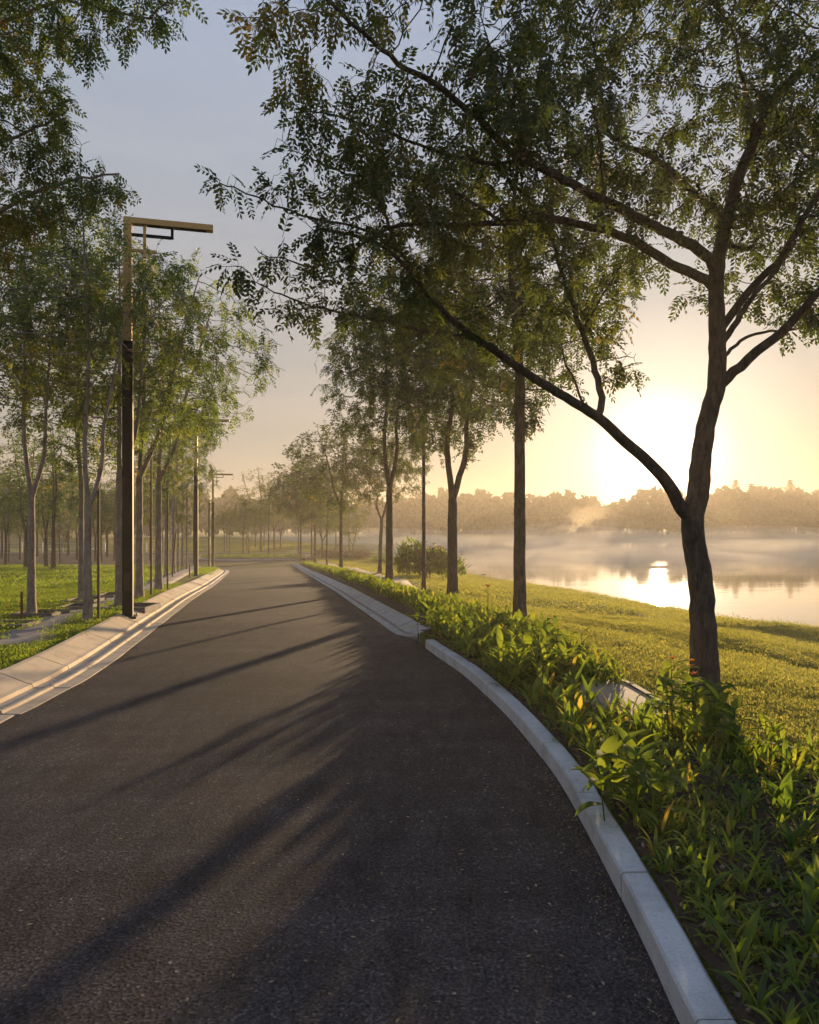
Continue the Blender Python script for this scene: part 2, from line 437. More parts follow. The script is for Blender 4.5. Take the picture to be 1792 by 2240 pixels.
M['grass_green'] = m_leaf('green_grass_blade', [(0.0, (0.03, 0.065, 0.008)), (0.5, (0.075, 0.125, 0.014)), (1.0, (0.17, 0.18, 0.03))],
                    [(0.0, (0.10, 0.20, 0.012)), (0.5, (0.24, 0.36, 0.02)), (1.0, (0.48, 0.45, 0.04))], 0.5, 0.02)
M['plant'] = m_leaf('bed_plant_leaf', [(0.0, (0.020, 0.038, 0.010)), (0.5, (0.065, 0.10, 0.018)), (0.85, (0.14, 0.18, 0.02)), (1.0, (0.30, 0.20, 0.03))],
                    [(0.0, (0.06, 0.12, 0.012)), (0.5, (0.20, 0.29, 0.02)), (0.85, (0.40, 0.44, 0.03)), (1.0, (0.65, 0.42, 0.04))], 0.5, 0.012, 0.6)
M['flower'] = m_leaf('red_flower', [(0.0, (0.36, 0.09, 0.04)), (1.0, (0.5, 0.16, 0.05))], [(0.0, (0.6, 0.17, 0.05)), (1.0, (0.7, 0.28, 0.07))], 0.4, 0.03)
M['reddish'] = m_leaf('reddish_leaf', [(0.0, (0.09, 0.045, 0.03)), (1.0, (0.2, 0.08, 0.05))], [(0.0, (0.2, 0.09, 0.04)), (1.0, (0.4, 0.16, 0.06))], 0.4, 0.03)
M['black_metal'] = m_plain('black_powder_coat', (0.008, 0.007, 0.008), 0.55, 0.0, 0.3, 0.12)
M['bronze'] = m_plain('bronze_metal', (0.46, 0.29, 0.10), 0.42, 0.4, 0.25)
M['wood_stake'] = m_plain('weathered_stake', (0.13, 0.10, 0.07), 0.85, 0, 0.5, 0.2)
M['rust'] = m_plain('rusty_iron', (0.14, 0.06, 0.03), 0.9, 0, 0.5, 0.2)
M['fence_paint'] = m_plain('pale_painted_rail', (0.42, 0.42, 0.42), 0.6)
M['grate'] = m_plain('cast_iron', (0.02, 0.02, 0.02), 0.6, 0.5)
M['water'] = m_water()
M['litter'] = m_leaf('dry_leaf', [(0.0, (0.07, 0.045, 0.03)), (0.6, (0.15, 0.10, 0.06)), (1.0, (0.26, 0.2, 0.14))], [(0.0, (0.05, 0.03, 0.01)), (1.0, (0.2, 0.12, 0.05))], 0.15, 0.03)
M['rock'] = m_concrete('shore_rock', (0.12, 0.11, 0.09))

# ------------------------------------------------------------------ ground: one sheet that follows the kerbs and reaches the hills
def build_ground():
    ys = list(np.arange(-14, 26, 0.32)) + list(np.arange(26, 62, 0.55))
    y = 62.0
    while y < 900:
        ys.append(y); y += 0.9 + (y - 62) * 0.035
    uo = np.concatenate([[0, 0.0], np.arange(0.12, 1.2, 0.2), np.arange(1.2, 16, 0.34)])
    u = 16.0; far = []
    while u < 900:
        far.append(u); u *= 1.10
    uo = np.concatenate([uo, far])
    rows = []
    for y in ys:
        a = float(xl(y)) - 0.70; c = float(xr(y))
        c += 0.10 if y < 10.4 else 0.46
        dip = 1 - smooth((y - 54) / 2.5)
        cols = []
        for k in range(len(uo) - 1, -1, -1):
            x = a - uo[k]
            z = float(land(x, y)) if k != 0 else float(zr(y)) - 0.12 * dip
            if k in (0, 1): x = a
            cols.append((x, y, z))
        for t in (0.2, 0.4, 0.6, 0.8):
            x = a + (c - a) * t; cols.append((x, y, float(zr(y)) - 0.12 * dip))
        for k in range(len(uo)):
            x = c + uo[k]
            z = float(land(x, y)) if k != 0 else float(zr(y)) - 0.12 * dip
            if k in (0, 1): x = c
            cols.append((x, y, z))
        rows.append(cols)
    V = np.array(rows); nr, nc, _ = V.shape
    i = np.arange(nr - 1)[:, None]; j = np.arange(nc - 1)[None, :]
    a0 = i * nc + j
    F = np.stack([a0, a0 + 1, a0 + nc + 1, a0 + nc], -1).reshape(-1, 4)
    V = V.reshape(-1, 3)
    me = mesh_np('ground', V, F, M['turf'], smooth=True)
    o = obj('ground', me); o['kind'] = 'structure'
build_ground()

def strip(name, ys, fa, fb, fz, mat, n=8, kind='structure'):
    V = []
    for y in ys:
        a, c = float(fa(y)), float(fb(y))
        for k in range(n + 1):
            x = a + (c - a) * k / n; V.append((x, y, float(fz(x, y))))
    nc = n + 1
    i = np.arange(len(ys) - 1)[:, None]; j = np.arange(n)[None, :]; a0 = i * nc + j
    F = np.stack([a0, a0 + 1, a0 + nc + 1, a0 + nc], -1).reshape(-1, 4)
    o = obj(name, mesh_np(name, np.array(V), F, mat, smooth=True)); o['kind'] = kind
    return o
strip('road', list(np.arange(-14, 58.01, 0.5)), lambda y: xl(y) - 0.012, lambda y: xr(y) + 0.012, lambda x, y: zr(y) + 0.0, M['asphalt'], 8)
# road round the island, with the crossing carriageway
Z0 = -1.6
strip('roundabout_road', [58, 60, 63, 66, 70, 74, 78, 81.5], lambda y: -100 + 0 * y,
      lambda y: np.interp(y, [58, 60, 66, 74, 78, 81.5], [float(xr(58)) + 0.1, float(xr(60)) + 0.1, -9.8, -6.5, -4.5, -4.5]), lambda x, y: Z0 + 0.006, M['asphalt'], 12)

# lake
lake = mesh_np('lake', [(-300, 40, LAKE), (400, -120, LAKE), (400, 260, LAKE), (-300, 260, LAKE)], np.array([[0, 1, 2, 3]]), M['water'])
o = obj('lake', lake); o['kind'] = 'structure'

# ------------------------------------------------------------------ kerbs, stone by stone
def arc(curve):
    d = np.r_[0, np.cumsum(np.linalg.norm(np.diff(curve, axis=0), axis=1))]
    return d
def kerb_line(root, curve, side, profile, z_of, mat, step=1.0, gap=0.014, name='kerb_stone', jitter=0.003):
    """sweeps the profile (u outward, z up) along the curve in stones with open joints; side=+1: outward is to the right"""
    s = arc(curve); total = s[-1]; n = int(total / step)
    rr = random.Random(len(curve) + int(side))
    P = np.array(profile)
    for k in range(n):
        s0 = k * step + gap / 2; s1 = (k + 1) * step - gap / 2
        sub = 4
        V = []
        dz = rr.uniform(-jitter, jitter); du = rr.uniform(-jitter, jitter)
        mid = None
        for q in range(sub + 1):
            sq = s0 + (s1 - s0) * q / sub
            x = np.interp(sq, s, curve[:, 0]); y = np.interp(sq, s, curve[:, 1])
            x2 = np.interp(min(sq + 0.05, total), s, curve[:, 0]); y2 = np.interp(min(sq + 0.05, total), s, curve[:, 1])
            x1 = np.interp(max(sq - 0.05, 0), s, curve[:, 0]); y1 = np.interp(max(sq - 0.05, 0), s, curve[:, 1])
            t = np.array([x2 - x1, y2 - y1]); t /= np.linalg.norm(t)
            nrm = np.array([t[1], -t[0]]) * side
            z = float(z_of(y))
            for (u, h) in P:
                V.append((x + nrm[0] * (u + du), y + nrm[1] * (u + du), z + h + (dz if h > -0.03 else 0)))
            if q == sub // 2: mid = (x, y, z)
        m_ = len(P); F = []
        for q in range(sub):
            for j in range(m_):
                a = q * m_ + j; c = q * m_ + (j + 1) % m_
                F.append((a, c, c + m_, a + m_) if side > 0 else (a, a + m_, c + m_, c))
        F.append(tuple(range(m_))[::-1] if side > 0 else tuple(range(m_)))
        F.append(tuple(sub * m_ + j for j in range(m_)) if side > 0 else tuple(sub * m_ + j for j in range(m_))[::-1])
        V = np.array(V) - np.array(mid)
        me = bpy.data.meshes.new(name); me.from_pydata(V.tolist(), [], F); me.materials.append(mat); me.update()
        o = obj(name, me, root); o.location = mid
MOUNT = [(0, -0.10), (0, 0.006), (0.16, 0.004), (0.172, 0.026), (0.205, 0.028), (0.215, 0.006), (0.37, 0.004), (0.385, 0.04), (0.425, 0.048), (0.44, 0.052), (0.69, 0.150), (0.745, 0.157), (0.76, 0.148), (0.77, -0.10)]
BARRIER = [(0, -0.10), (0.004, 0.10), (0.012, 0.112), (0.112, 0.116), (0.124, 0.108), (0.124, -0.10)]
lk = empty('kerb'); tag(lk, 'long buff mountable kerb with double gutter along the left edge of the road', 'kerb')
lc = _ld[(_ld[:, 1] >= 6.15) & (_ld[:, 1] < 57.4)]
kerb_line(lk, lc, -1, MOUNT, zr, M['kerb_buff'], 1.0)
lk0 = empty('kerb'); tag(lk0, 'short buff kerb length beside the iron drain at the left frame edge', 'kerb')
kerb_line(lk0, _ld[(_ld[:, 1] >= -3) & (_ld[:, 1] < 5.5)], -1, MOUNT, zr, M['kerb_buff'], 1.0)
rk = empty('kerb'); tag(rk, 'smooth grey upstand kerb curving past the planted bed in the foreground', 'kerb')
bc = _rd[(_rd[:, 1] >= -6) & (_rd[:, 1] <= 10.5)]
sb = arc(bc)
# joints fall as in the photograph: one at y=3.41, the next at y=4.27
shift = (np.interp(3.40, bc[:, 1], sb)) % 0.93
bc2 = bc[sb >= shift]
kerb_line(rk, bc2, 1, BARRIER, zr, M['kerb_grey'], 0.93, 0.009)
rk2 = empty('kerb'); tag(rk2, 'grey mountable kerb with gutter on the right, running beside the low hedge', 'kerb')
MOUNT_R = [(0, -0.10), (0, 0.008), (0.13, 0.010), (0.145, -0.03), (0.165, -0.03), (0.175, 0.030), (0.20, 0.036), (0.43, 0.112), (0.455, 0.108), (0.46, -0.10)]
kerb_line(rk2, _rd[(_rd[:, 1] >= 10.55) & (_rd[:, 1] < 61)], 1, MOUNT_R, zr, M['kerb_dull'], 1.0, 0.014)

# iron drain set in the left gutter, where the kerb line breaks
dx = float(xl(5.82)); dr = empty('drain_grate', (dx - 0.29, 5.82, 0.0), 0.06)
tag(dr, 'dark iron drain grate sunk in the left gutter at the frame edge', 'drain')
f = MB(); f.box((0, 0.28, -0.005), (0.24, 0.04, 0.02)); f.box((0, -0.28, -0.005), (0.24, 0.04, 0.02)); f.box((0.12, 0, -0.005), (0.03, 0.6, 0.02)); f.box((-0.12, 0, -0.005), (0.03, 0.6, 0.02))
f.build('frame', M['grate'], dr)
for k in range(8):
    bm_ = MB(); bm_.box((0, -0.23 + k * 0.066, -0.008), (0.21, 0.026, 0.014)); bm_.build('bar', M['grate'], dr)
pl = MB(); pl.box((0, 0, -0.07), (0.27, 0.62, 0.02)); pl.build('pit', M['grate'], dr)
for nm, cc, sz in (('surround', (-0.34, 0, 0.02), (0.40, 0.62, 0.25)), ('surround', (0.205, 0, -0.045), (0.13, 0.62, 0.10))):
    pl = MB(); pl.box(cc, sz, 0, 0.008); pl.build(nm, M['kerb_buff'], dr)

# island of the roundabout and kerbs behind it
def ring_curve(cx, cy, rx, ry, n=120, a0=0, a1=2 * math.pi, sh=0):
    t = np.linspace(a0, a1, n); return np.stack([cx + rx * np.cos(t), cy + ry * np.sin(t)], 1)
isl = empty('traffic_island', (0, 0, 0)); tag(isl, 'low planted traffic island in the middle of the roundabout', 'traffic island')
IC = (-15.0, 69.5)
rc = ring_curve(IC[0], IC[1], 5.2, 3.2)
kerb_line(isl, rc, -1, [(0, -0.1), (0.01, 0.13), (0.12, 0.14), (0.14, -0.1)], lambda y: Z0, M['kerb_grey'], 1.6)
V = [(IC[0], IC[1], Z0 + 0.22)] + [(x, y, Z0 + 0.10) for x, y in ring_curve(IC[0], IC[1], 5.2, 3.2, 41)[:-1]]
obj('soil_bed', mesh_np('soil_bed', V, [(0, 1 + i, 1 + (i + 1) % 40) for i in range(40)], M['soil']), isl)
bk = empty('kerb'); tag(bk, 'thin pale far kerb edging the lawns behind the roundabout', 'kerb')
kerb_line(bk, dense([(-70, 84.5), (-40, 84), (-20, 83.2), (-9, 82.5), (-5.5, 81.5)]), -1, [(0, -0.1), (0.01, 0.14), (0.35, 0.15), (0.36, -0.1)], lambda y: Z0, M['kerb_buff'], 3.0)
def ribbon(name, centre, width, mat, lift, thick=0.0, kind='structure', label=None):
    c = dense(centre, 10); t = np.gradient(c, axis=0); t /= np.linalg.norm(t, axis=1)[:, None]; nn = np.stack([t[:, 1], -t[:, 0]], 1)
    w = np.interp(np.linspace(0, 1, len(c)), np.linspace(0, 1, len(width)), width) if hasattr(width, '__len__') else np.full(len(c), width)
    V = []
    for k in range(len(c)):
        for u in (-0.5, -0.5, -0.17, 0.17, 0.5, 0.5):
            p = c[k] + nn[k] * u * w[k]; V.append([p[0], p[1], float(land(p[0], p[1])) + lift])
        V[-6][2] -= 0.12; V[-1][2] -= 0.12
    n = len(c); i = np.arange(n - 1)[:, None]; j = np.arange(5)[None, :]; a0 = i * 6 + j
    F = np.stack([a0, a0 + 1, a0 + 7, a0 + 6], -1).reshape(-1, 4)
    o = obj(name, mesh_np(name, np.array(V), F, mat)); o['kind'] = kind; return o
g2 = lambda px, py: tuple(G(px, py))[:2]
path_l = [(-9.0, 4.5), (-7.7, 6.8)] + [g2(*p) for p in [(0, 1411), (60, 1387), (120, 1362), (178, 1335), (250, 1311), (330, 1284), (378, 1262), (405, 1250), (425, 1240)]] + [(-16.8, 53.0), (-20.5, 54.6), (-27, 55.8)]
ribbon('footpath', path_l, [0.62, 0.62, 0.62, 0.75, 0.95, 1.1, 1.1], M['path'], 0.025)
path_r = [g2(*p) for p in [(905, 1300), (845, 1265), (785, 1251), (724, 1237)]] + [(-9.5, 64)]
ribbon('lakeside_footpath', path_r, [0.8, 1.1, 1.5, 1.4, 1.4], M['path'], 0.022)
ribbon('plaza_path', [(-40, 90), (-20, 88), (-8, 86), (0.5, 80), (0.5, 70)], 2.2, M['kerb_buff'], 0.03)

# planted bed: soil sheet between the kerb and the edging line
EDGE_PX = [(640, 1231), (720, 1246), (780, 1265), (835, 1285), (900, 1308), (1000, 1335), (1110, 1375), (1210, 1415), (1290, 1478), (1345, 1500), (1476, 1570), (1610, 1628), (1792, 1700)]
EDGE = [g2(*p) for p in EDGE_PX][::-1]
EDGE = [(3.9, -6.0), (3.75, 0.0), (3.55, 3.6)] + [p for p in EDGE if p[1] > 4.4]
EDGE = sorted(EDGE, key=lambda p: p[1]); _ed = dense(EDGE, 10)
def xe(y): return np.interp(y, _ed[:, 1], _ed[:, 0])
bank = lambda x, y: land(x, y) + 0.012 + 0.03 * (vnoise(x * 5, y * 5) - 0.3) + 0.02 * (vnoise(x * 14, y * 14))
strip('planting_bed', list(np.arange(-6, 14, 0.12)) + list(np.arange(14, 60, 0.5)), lambda y: xr(y) + (0.125 if y < 10.5 else 0.505), xe, bank, M['soil'], 34)
eg = empty('edging_strip'); tag(eg, 'thin concrete edging between the planted bed and the lakeside lawn', 'edging')
kerb_line(eg, _ed[(_ed[:, 1] > 3.0) & (_ed[:, 1] < 7.6)], 1, [(0, -0.1), (0, 0.045), (0.035, 0.045), (0.035, -0.1)], lambda y: float(land(xe(y), y)), M['edging'], 1.0, 0.004)

# worn slab at the edge of the bed
sl = [G(1276, 1500, 0.05), G(1340, 1494, 0.05), G(1372, 1505, 0.05), G(1478, 1572, 0.05), G(1395, 1582, 0.05), G(1262, 1540, 0.05)]
cen = sum(sl, Vector()) / len(sl)
sroot = empty('paving_slab', cen); tag(sroot, 'worn sunlit concrete slab with chipped edges between the bed and the lawn', 'slab')
def poly_slab(name, pts, top, th, mat, parent):
    c = sum(pts, Vector()) / len(pts); n = len(pts)
    V = [(p.x, p.y, top) for p in pts] + [(p.x, p.y, top - th) for p in pts]
    F = [tuple(range(n)), tuple(range(2 * n - 1, n - 1, -1))] + [(i, i + n, (i + 1) % n + n, (i + 1) % n) for i in range(n)]
    me = bpy.data.meshes.new(name); me.from_pydata([(Vector(v) - parent.location)[:] for v in V], [], F); me.materials.append(mat); me.update()
    o = obj(name, me, parent); return o
top = cen.z + 0.03
poly_slab('slab', sl, top, 0.12, M['slab'], sroot)
for a, c in ((1, 2), (2, 3)):
    p, q = sl[a], sl[c]; d = (q - p).normalized(); nr_ = Vector((d.y, -d.x, 0)); 
    if nr_.x < 0: nr_ = -nr_
    poly_slab('edge_stone', [p + nr_ * 0.012, q + nr_ * 0.012, q + nr_ * 0.06, p + nr_ * 0.06], top + 0.012, 0.12, M['edging'], sroot)

# ------------------------------------------------------------------ street lamps
def lamp_proto():
    r = empty('street_lamp')
    MB().box((0, 0, 2.33), (0.165, 0.165, 4.66), 0, 0.008).build('lower_post', M['black_metal'], r)
    MB().box((0, 0, 5.72), (0.130, 0.130, 2.12), 0, 0.006).build('upper_post', M['bronze'], r)
    MB().box((0.665, 0, 6.725), (1.46, 0.13, 0.105), 0, 0.006).build('arm', M['bronze'], r)
    MB().box((0.80, 0, 6.668), (0.95, 0.08, 0.012)).build('light_strip', M['black_metal'], r)
    MB().box((0.385, 0, 6.50), (0.64, 0.045, 0.045)).build('bracket_bar', M['black_metal'], r)
    MB().box((0.715, 0, 6.575), (0.045, 0.05, 0.18)).build('bracket_drop', M['black_metal'], r)
    MB().box((0.27, 0, 6.40), (0.05, 0.055, 0.55)).build('bracket_drop', M['bronze'], r)
    MB().box((0.265, 0, 6.235), (0.40, 0.04, 0.045)).build('bracket_bar', M['bronze'], r)
    MB().box((0, 0, 0.02), (0.30, 0.30, 0.03), 0, 0.008).build('base_plate', M['black_metal'], r)
    for a in (-0.12, 0.12):
        for c in (-0.12, 0.12): MB().tube([(a, c, 0.03), (a, c, 0.075)], 0.013, 6).build('bolt', M['grate'], r)
    MB().box((0, -0.0835, 0.62), (0.10, 0.006, 0.30), 0, 0.002).build('access_door', M['grate'], r)
    MB().box((0, 0, 4.665), (0.178, 0.178, 0.03), 0, 0.004).build('collar', M['black_metal'], r)
    return r
def children(o): return list(o.children)
KIDS = {}
def copy_tree(o, parent=None):
    c = o.copy(); COL.objects.link(c)
    if parent: c.parent = parent
    for ch in KIDS.get(o.name) or []:
        copy_tree(ch, c)
    return c
def remember(o):
    KIDS[o.name] = [x for x in bpy.data.objects if x.parent == o]
lamp = lamp_proto(); bpy.context.view_layer.update(); remember(lamp)
LAMPS = [((280, 1357), 12.3, 'nearest tall black and bronze street lamp with L-shaped arm beside the left kerb'),
         ((429, 1264), 31.2, 'second street lamp half hidden by leaves further along the left kerb'),
         ((466, 1243), 52.4, 'distant street lamp with bronze arm clear against the sky at the left kerb bend')]
for k, ((px, py), Y, lab) in enumerate(LAMPS):
    r = lamp if k == 0 else copy_tree(lamp)
    X = (px - 896) / FPX * Y
    r.location = (X, Y, float(land(X, Y)) - 0.03)
    tag(r, lab, 'street lamp', 'street lamps along the left kerb')
    r.rotation_euler = (0, 0, math.radians(14 if k == 0 else 12))
def slim_post(px, Y, h, w, lab, g='slim dark posts'):
    X = (px - 896) / FPX * Y; z = float(land(X, Y)) - 0.02
    r = empty('light_pole', (X, Y, z)); tag(r, lab, 'pole', g)
    MB().box((0, 0, h * 0.44), (w, w, h * 0.88), 0, 0.005).build('shaft', M['black_metal'], r)
    MB().tube([(0, 0, h * 0.88), (0, 0, h * 0.94), (0, 0, h)], [w * 0.36, w * 0.2, 0.01], 6).build('tip', M['black_metal'], r)
slim_post(458, 56, 5.6, 0.13, 'slim dark pointed pole just left of the distant street lamp')
slim_post(424, 60, 5.4, 0.10, 'thin dark pole seen close behind the second street lamp')

# ------------------------------------------------------------------ trees
def colonize(P0, par0, A, D, di, dk, iters, drop=0.0, maxnodes=30000):
    P = np.array(P0, float); par = list(par0)
    A = np.array(A, float)
    bd = np.full(len(A), 1e9); bi = np.zeros(len(A), int)
    def upd(start):
        nonlocal bd, bi
        for s in range(start, len(P), 400):
            Q = P[s:s + 400]
            d = np.sqrt(((A[:, None, :] - Q[None]) ** 2).sum(-1)); m = d.argmin(1); dm = d[np.arange(len(A)), m]
            w = dm < bd; bd = np.where(w, dm, bd); bi = np.where(w, m + s, bi)
    upd(0)
    for it in range(iters):
        keep = bd > dk
        A = A[keep]; bd = bd[keep]; bi = bi[keep]
        if len(A) == 0 or len(P) > maxnodes: break
        act = bd < di
        if not act.any():
            di *= 1.5
            if di > 50: break
            continue
        ids = bi[act]; v = A[act] - P[ids]; v /= np.linalg.norm(v, axis=1)[:, None]
        uid, inv = np.unique(ids, return_inverse=True)
        S = np.zeros((len(uid), 3)); np.add.at(S, inv, v)
        S /= np.linalg.norm(S, axis=1)[:, None] + 1e-6
        S += rng.normal(0, 0.16, S.shape); S[:, 2] -= drop
        S /= np.linalg.norm(S, axis=1)[:, None] + 1e-6
        start = len(P)
        P = np.vstack([P, P[uid] + S * D]); par += uid.tolist()
        upd(start)
    return P, np.array(par)

def catmull(K, step):
    K = np.array(K, float); out = []
    for i in range(len(K) - 1):
        p0 = K[max(i - 1, 0)]; p1 = K[i]; p2 = K[i + 1]; p3 = K[min(i + 2, len(K) - 1)]
        n = max(1, int(round(np.linalg.norm(p2 - p1) / step)))
        for t in np.arange(n) / n:
            out.append(0.5 * ((2 * p1) + (-p0 + p2) * t + (2 * p0 - 5 * p1 + 4 * p2 - p3) * t * t + (-p0 + 3 * p1 - 3 * p2 + p3) * t ** 3))
    out.append(K[-1]); return np.array(out)

class Skel:
    def __init__(s, step): s.P = []; s.par = []; s.rmin = []; s.step = step
    def add(s, K, r0, r1, parent=None, wob=0.0):
        """appends a limb; parent = index of the node it grows from"""
        C = catmull(K, s.step); n = len(C); ids = []
        if parent is None and s.P: 
            parent = int(np.argmin(((np.array(s.P) - C[0]) ** 2).sum(1)))
        last = -1 if parent is None else parent
        st = 0 if parent is None else 1
        for k in range(st, n):
            p = C[k] + (rng.normal(0, wob, 3) if wob and 0 < k < n - 1 else 0)
            s.P.append(p); s.par.append(last); s.rmin.append(r0 + (r1 - r0) * k / (n - 1)); last = len(s.P) - 1; ids.append(last)
        return ids

def radii(P, par, rmin, tip, target, root_n):
    n = len(P); kids = [[] for _ in range(n)]
    for i in range(n):
        if par[i] >= 0: kids[par[i]].append(i)
    tips = np.zeros(n)
    for i in range(n - 1, -1, -1):
        if not kids[i]: tips[i] = 1
        if par[i] >= 0: tips[par[i]] += tips[i]
    ex = math.log(max(tips[0], 2)) / math.log(target / tip)
    r = tip * tips ** (1 / ex)
    m = np.zeros(n); m[:len(rmin)] = rmin
    r = np.where(m > 0, m, r)
    # no child thicker than its parent
    for i in range(n):
        if par[i] >= 0: r[i] = min(r[i], r[par[i]] * 0.99)
    return r, kids, tips

def chains(par, kids, r):
    out = []; stack = [(0, -1)]
    while stack:
        i, frm = stack.pop()
        ch = [] if frm < 0 else [frm]
        while True:
            ch.append(i)
            if not kids[i]: break
            ks = sorted(kids[i], key=lambda q: -r[q])
            for q in ks[1:]: stack.append((q, i))
            i = ks[0]
        out.append((ch, frm >= 0))
    return out

def wood_parts(P, kids, par, r, limb_r=0.028, flare=1.35, knots=True):
    trunk = None; limbs = []; VB = []; FB = []; nb = 0
    for ci, (ch, has) in enumerate(chains(par, kids, r)):
        pts = P[ch].copy(); rr = r[ch].copy()
        if has and len(rr) > 1: rr[0] = min(rr[0], rr[1] * 1.25)
        if len(ch) < 2: continue
        if ci == 0:
            h = pts[:, 2] - pts[0, 2]; rr = rr * (1 + (flare - 1) * np.exp(-h / 0.18))
            V, F = tube(pts, rr, 20)
            V = V + (vnoise(V[:, 0] * 7, V[:, 1] * 7, V[:, 2] * 2.3)[:, None] - 0.5) * 0.09 * np.repeat(rr, 20)[:, None] * np.sign(V - np.repeat(pts, 20, 0))
            trunk = (V, F); continue
        R = rr[:2].mean()
        if R > limb_r:
            V, F = tube(pts, rr, 12); limbs.append((V, F))
        else:
            sd = 6 if R > 0.014 else (4 if R > 0.006 else 3)
            V, F = tube(pts, rr, sd); VB.append(V); FB.append(F + nb); nb += len(V)
    br = (np.vstack(VB), np.vstack(FB)) if VB else None
    return trunk, limbs, br

def leaf_template(pairs, L, l, w, droop=0.25, seed=0, rach=True):
    """pinnate leaf along +X, blades lying in XY; returns verts, quads"""
    r_ = np.random.default_rng(seed); V = []; F = []
    def leaflet(base, d, ln, wd, tilt):
        d = d / np.linalg.norm(d); sdv = np.array([-d[1], d[0], 0]); up = np.array([0, 0, 1.0]); sdv = sdv * math.cos(tilt) + up * math.sin(tilt)
        n0 = len(V)
        V.append(base); V.append(base + d * ln * 0.58 + sdv * wd * 0.5); V.append(base + d * ln - up * ln * 0.18); V.append(base + d * ln * 0.58 - sdv * wd * 0.5 - up * wd * 0.15)
        F.append((n0, n0 + 3, n0 + 2, n0 + 1))
    def rp(t): return np.array([L * t, 0, -droop * L * t * t])
    for k in range(pairs):
        t = 0.22 + 0.74 * k / max(pairs - 1, 1)
        for sgn in (-1, 1):
            sc = (0.72 + 0.4 * math.sin(math.pi * (0.25 + 0.6 * t))) * r_.uniform(0.85, 1.12)
            leaflet(rp(t), np.array([0.62 + r_.normal(0, .08), sgn * (0.95 + r_.normal(0, .08)), -0.25 + r_.normal(0, .1)]), l * sc, w * sc, r_.normal(0, 0.35))
    leaflet(rp(1.0), np.array([1, r_.normal(0, .1), -0.35]), l, w, 0)
    if rach:
        n0 = len(V); q = w * 0.07
        for t in (0, 1.0): V.append(rp(t) + np.array([0, q, 0])); V.append(rp(t) - np.array([0, q, 0]))
        F.append((n0, n0 + 1, n0 + 3, n0 + 2))
    return np.array(V), np.array(F)

def orient(dirs, roll):
    """rotation matrices whose X axis is dirs and whose Z axis is as upright as possible"""
    x = dirs / (np.linalg.norm(dirs, axis=1)[:, None] + 1e-9)
    up = np.tile([0, 0, 1.0], (len(x), 1)); y = np.cross(up, x); y /= np.linalg.norm(y, axis=1)[:, None] + 1e-9
    z = np.cross(x, y); c, s = np.cos(roll)[:, None], np.sin(roll)[:, None]
    y2 = y * c + z * s; z2 = -y * s + z * c
    return np.stack([x, y2, z2], -1)

def foliage(pos, dirs, scale, templates, tone, roll_sd=0.5):
    """joins a leaf at every position; returns verts, quads, tone"""
    N = len(pos); R = orient(dirs, rng.normal(0, roll_sd, N)); which = rng.integers(0, len(templates), N)
    VV, FF, TT = [], [], []; off = 0
    for k, (tv, tf) in enumerate(templates):
        m = which == k; n = m.sum()
        if n == 0: continue
        v = np.einsum('nij,vj->nvi', R[m], tv) * scale[m][:, None, None] + pos[m][:, None, :]
        f = tf[None] + (np.arange(n) * len(tv))[:, None, None] + off
        VV.append(v.reshape(-1, 3)); FF.append(f.reshape(-1, tf.shape[1])); TT.append(np.repeat(tone[m], len(tv)) + rng.normal(0, 0.035, n * len(tv))); off += n * len(tv)
    return np.vstack(VV), np.vstack(FF), np.concatenate(TT)

FINE = [leaf_template(5, 0.155, 0.042, 0.0205, 0.35, s) for s in range(5)]
MIDT = [leaf_template(4, 0.20, 0.062, 0.028, 0.35, 10 + s) for s in range(4)]
COARSE = [leaf_template(2, 0.26, 0.13, 0.062, 0.3, 20 + s, False) for s in range(4)]

def leaf_sites(P, par, kids, tips, per, maxtips, spread=0.05):
    """sites on the outer twigs"""
    ids = np.array([i for i in range(len(P)) if tips[i] <= maxtips and par[i] >= 0])
    q = P[ids]; f_ = 2.6 / max(spread * 10, 0.6)
    on = vnoise(q[:, 0] * f_ * 2 + 11, q[:, 1] * f_ * 2, q[:, 2] * f_ * 2) + rng.normal(0, 0.12, len(ids)) > 0.46
    n = rng.poisson(np.where(on, per * 1.55, per * 0.12)); ids = np.repeat(ids, n)
    a = P[ids]; b_ = P[par[ids]]; t = rng.random(len(ids))[:, None]
    pos = a * t + b_ * (1 - t)
    d = (a - b_); d /= np.linalg.norm(d, axis=1)[:, None] + 1e-9
    rd = rng.normal(0, 1, d.shape); rd /= np.linalg.norm(rd, axis=1)[:, None]
    out = d * 0.55 + rd * 0.85; out[:, 2] -= 0.42
    return pos + rng.normal(0, spread * 0.2, pos.shape), out

def tone_of(pos, base, sd=0.10, yellow=0.0, seed=0.0):
    t = base + (vnoise(pos[:, 0] * 0.9 + seed, pos[:, 1] * 0.9, pos[:, 2] * 0.9) - 0.5) * 0.45 + rng.normal(0, sd, len(pos))
    if yellow:
        q = vnoise(pos[:, 0] * 1.1 + 50 + seed, pos[:, 1] * 1.1 + 20, pos[:, 2] * 1.1)
        t = t + yellow * smooth((q - 0.72) / 0.12)
    return np.clip(t, 0, 0.98)

def link_tree(name, root_pos, trunk, limbs, br, fol, bark, leafmat, label, category='tree', group=None, extra=None):
    r = empty(name, root_pos); tag(r, label, category, group)
    me = mesh_np('trunk', trunk[0], trunk[1], bark, smooth=True); obj('trunk', me, r)
    for V, F in limbs: obj('limb', mesh_np('limb', V, F, bark, smooth=True), r)
    if br is not None:
        b_ = obj('twigs', mesh_np('twigs', br[0], br[1], bark, smooth=True), r); b_['kind'] = 'stuff'
    if fol is not None:
        c = obj('foliage', mesh_np('foliage', fol[0], fol[1], leafmat, {'tone': fol[2]}), r); c['kind'] = 'stuff'
    return r

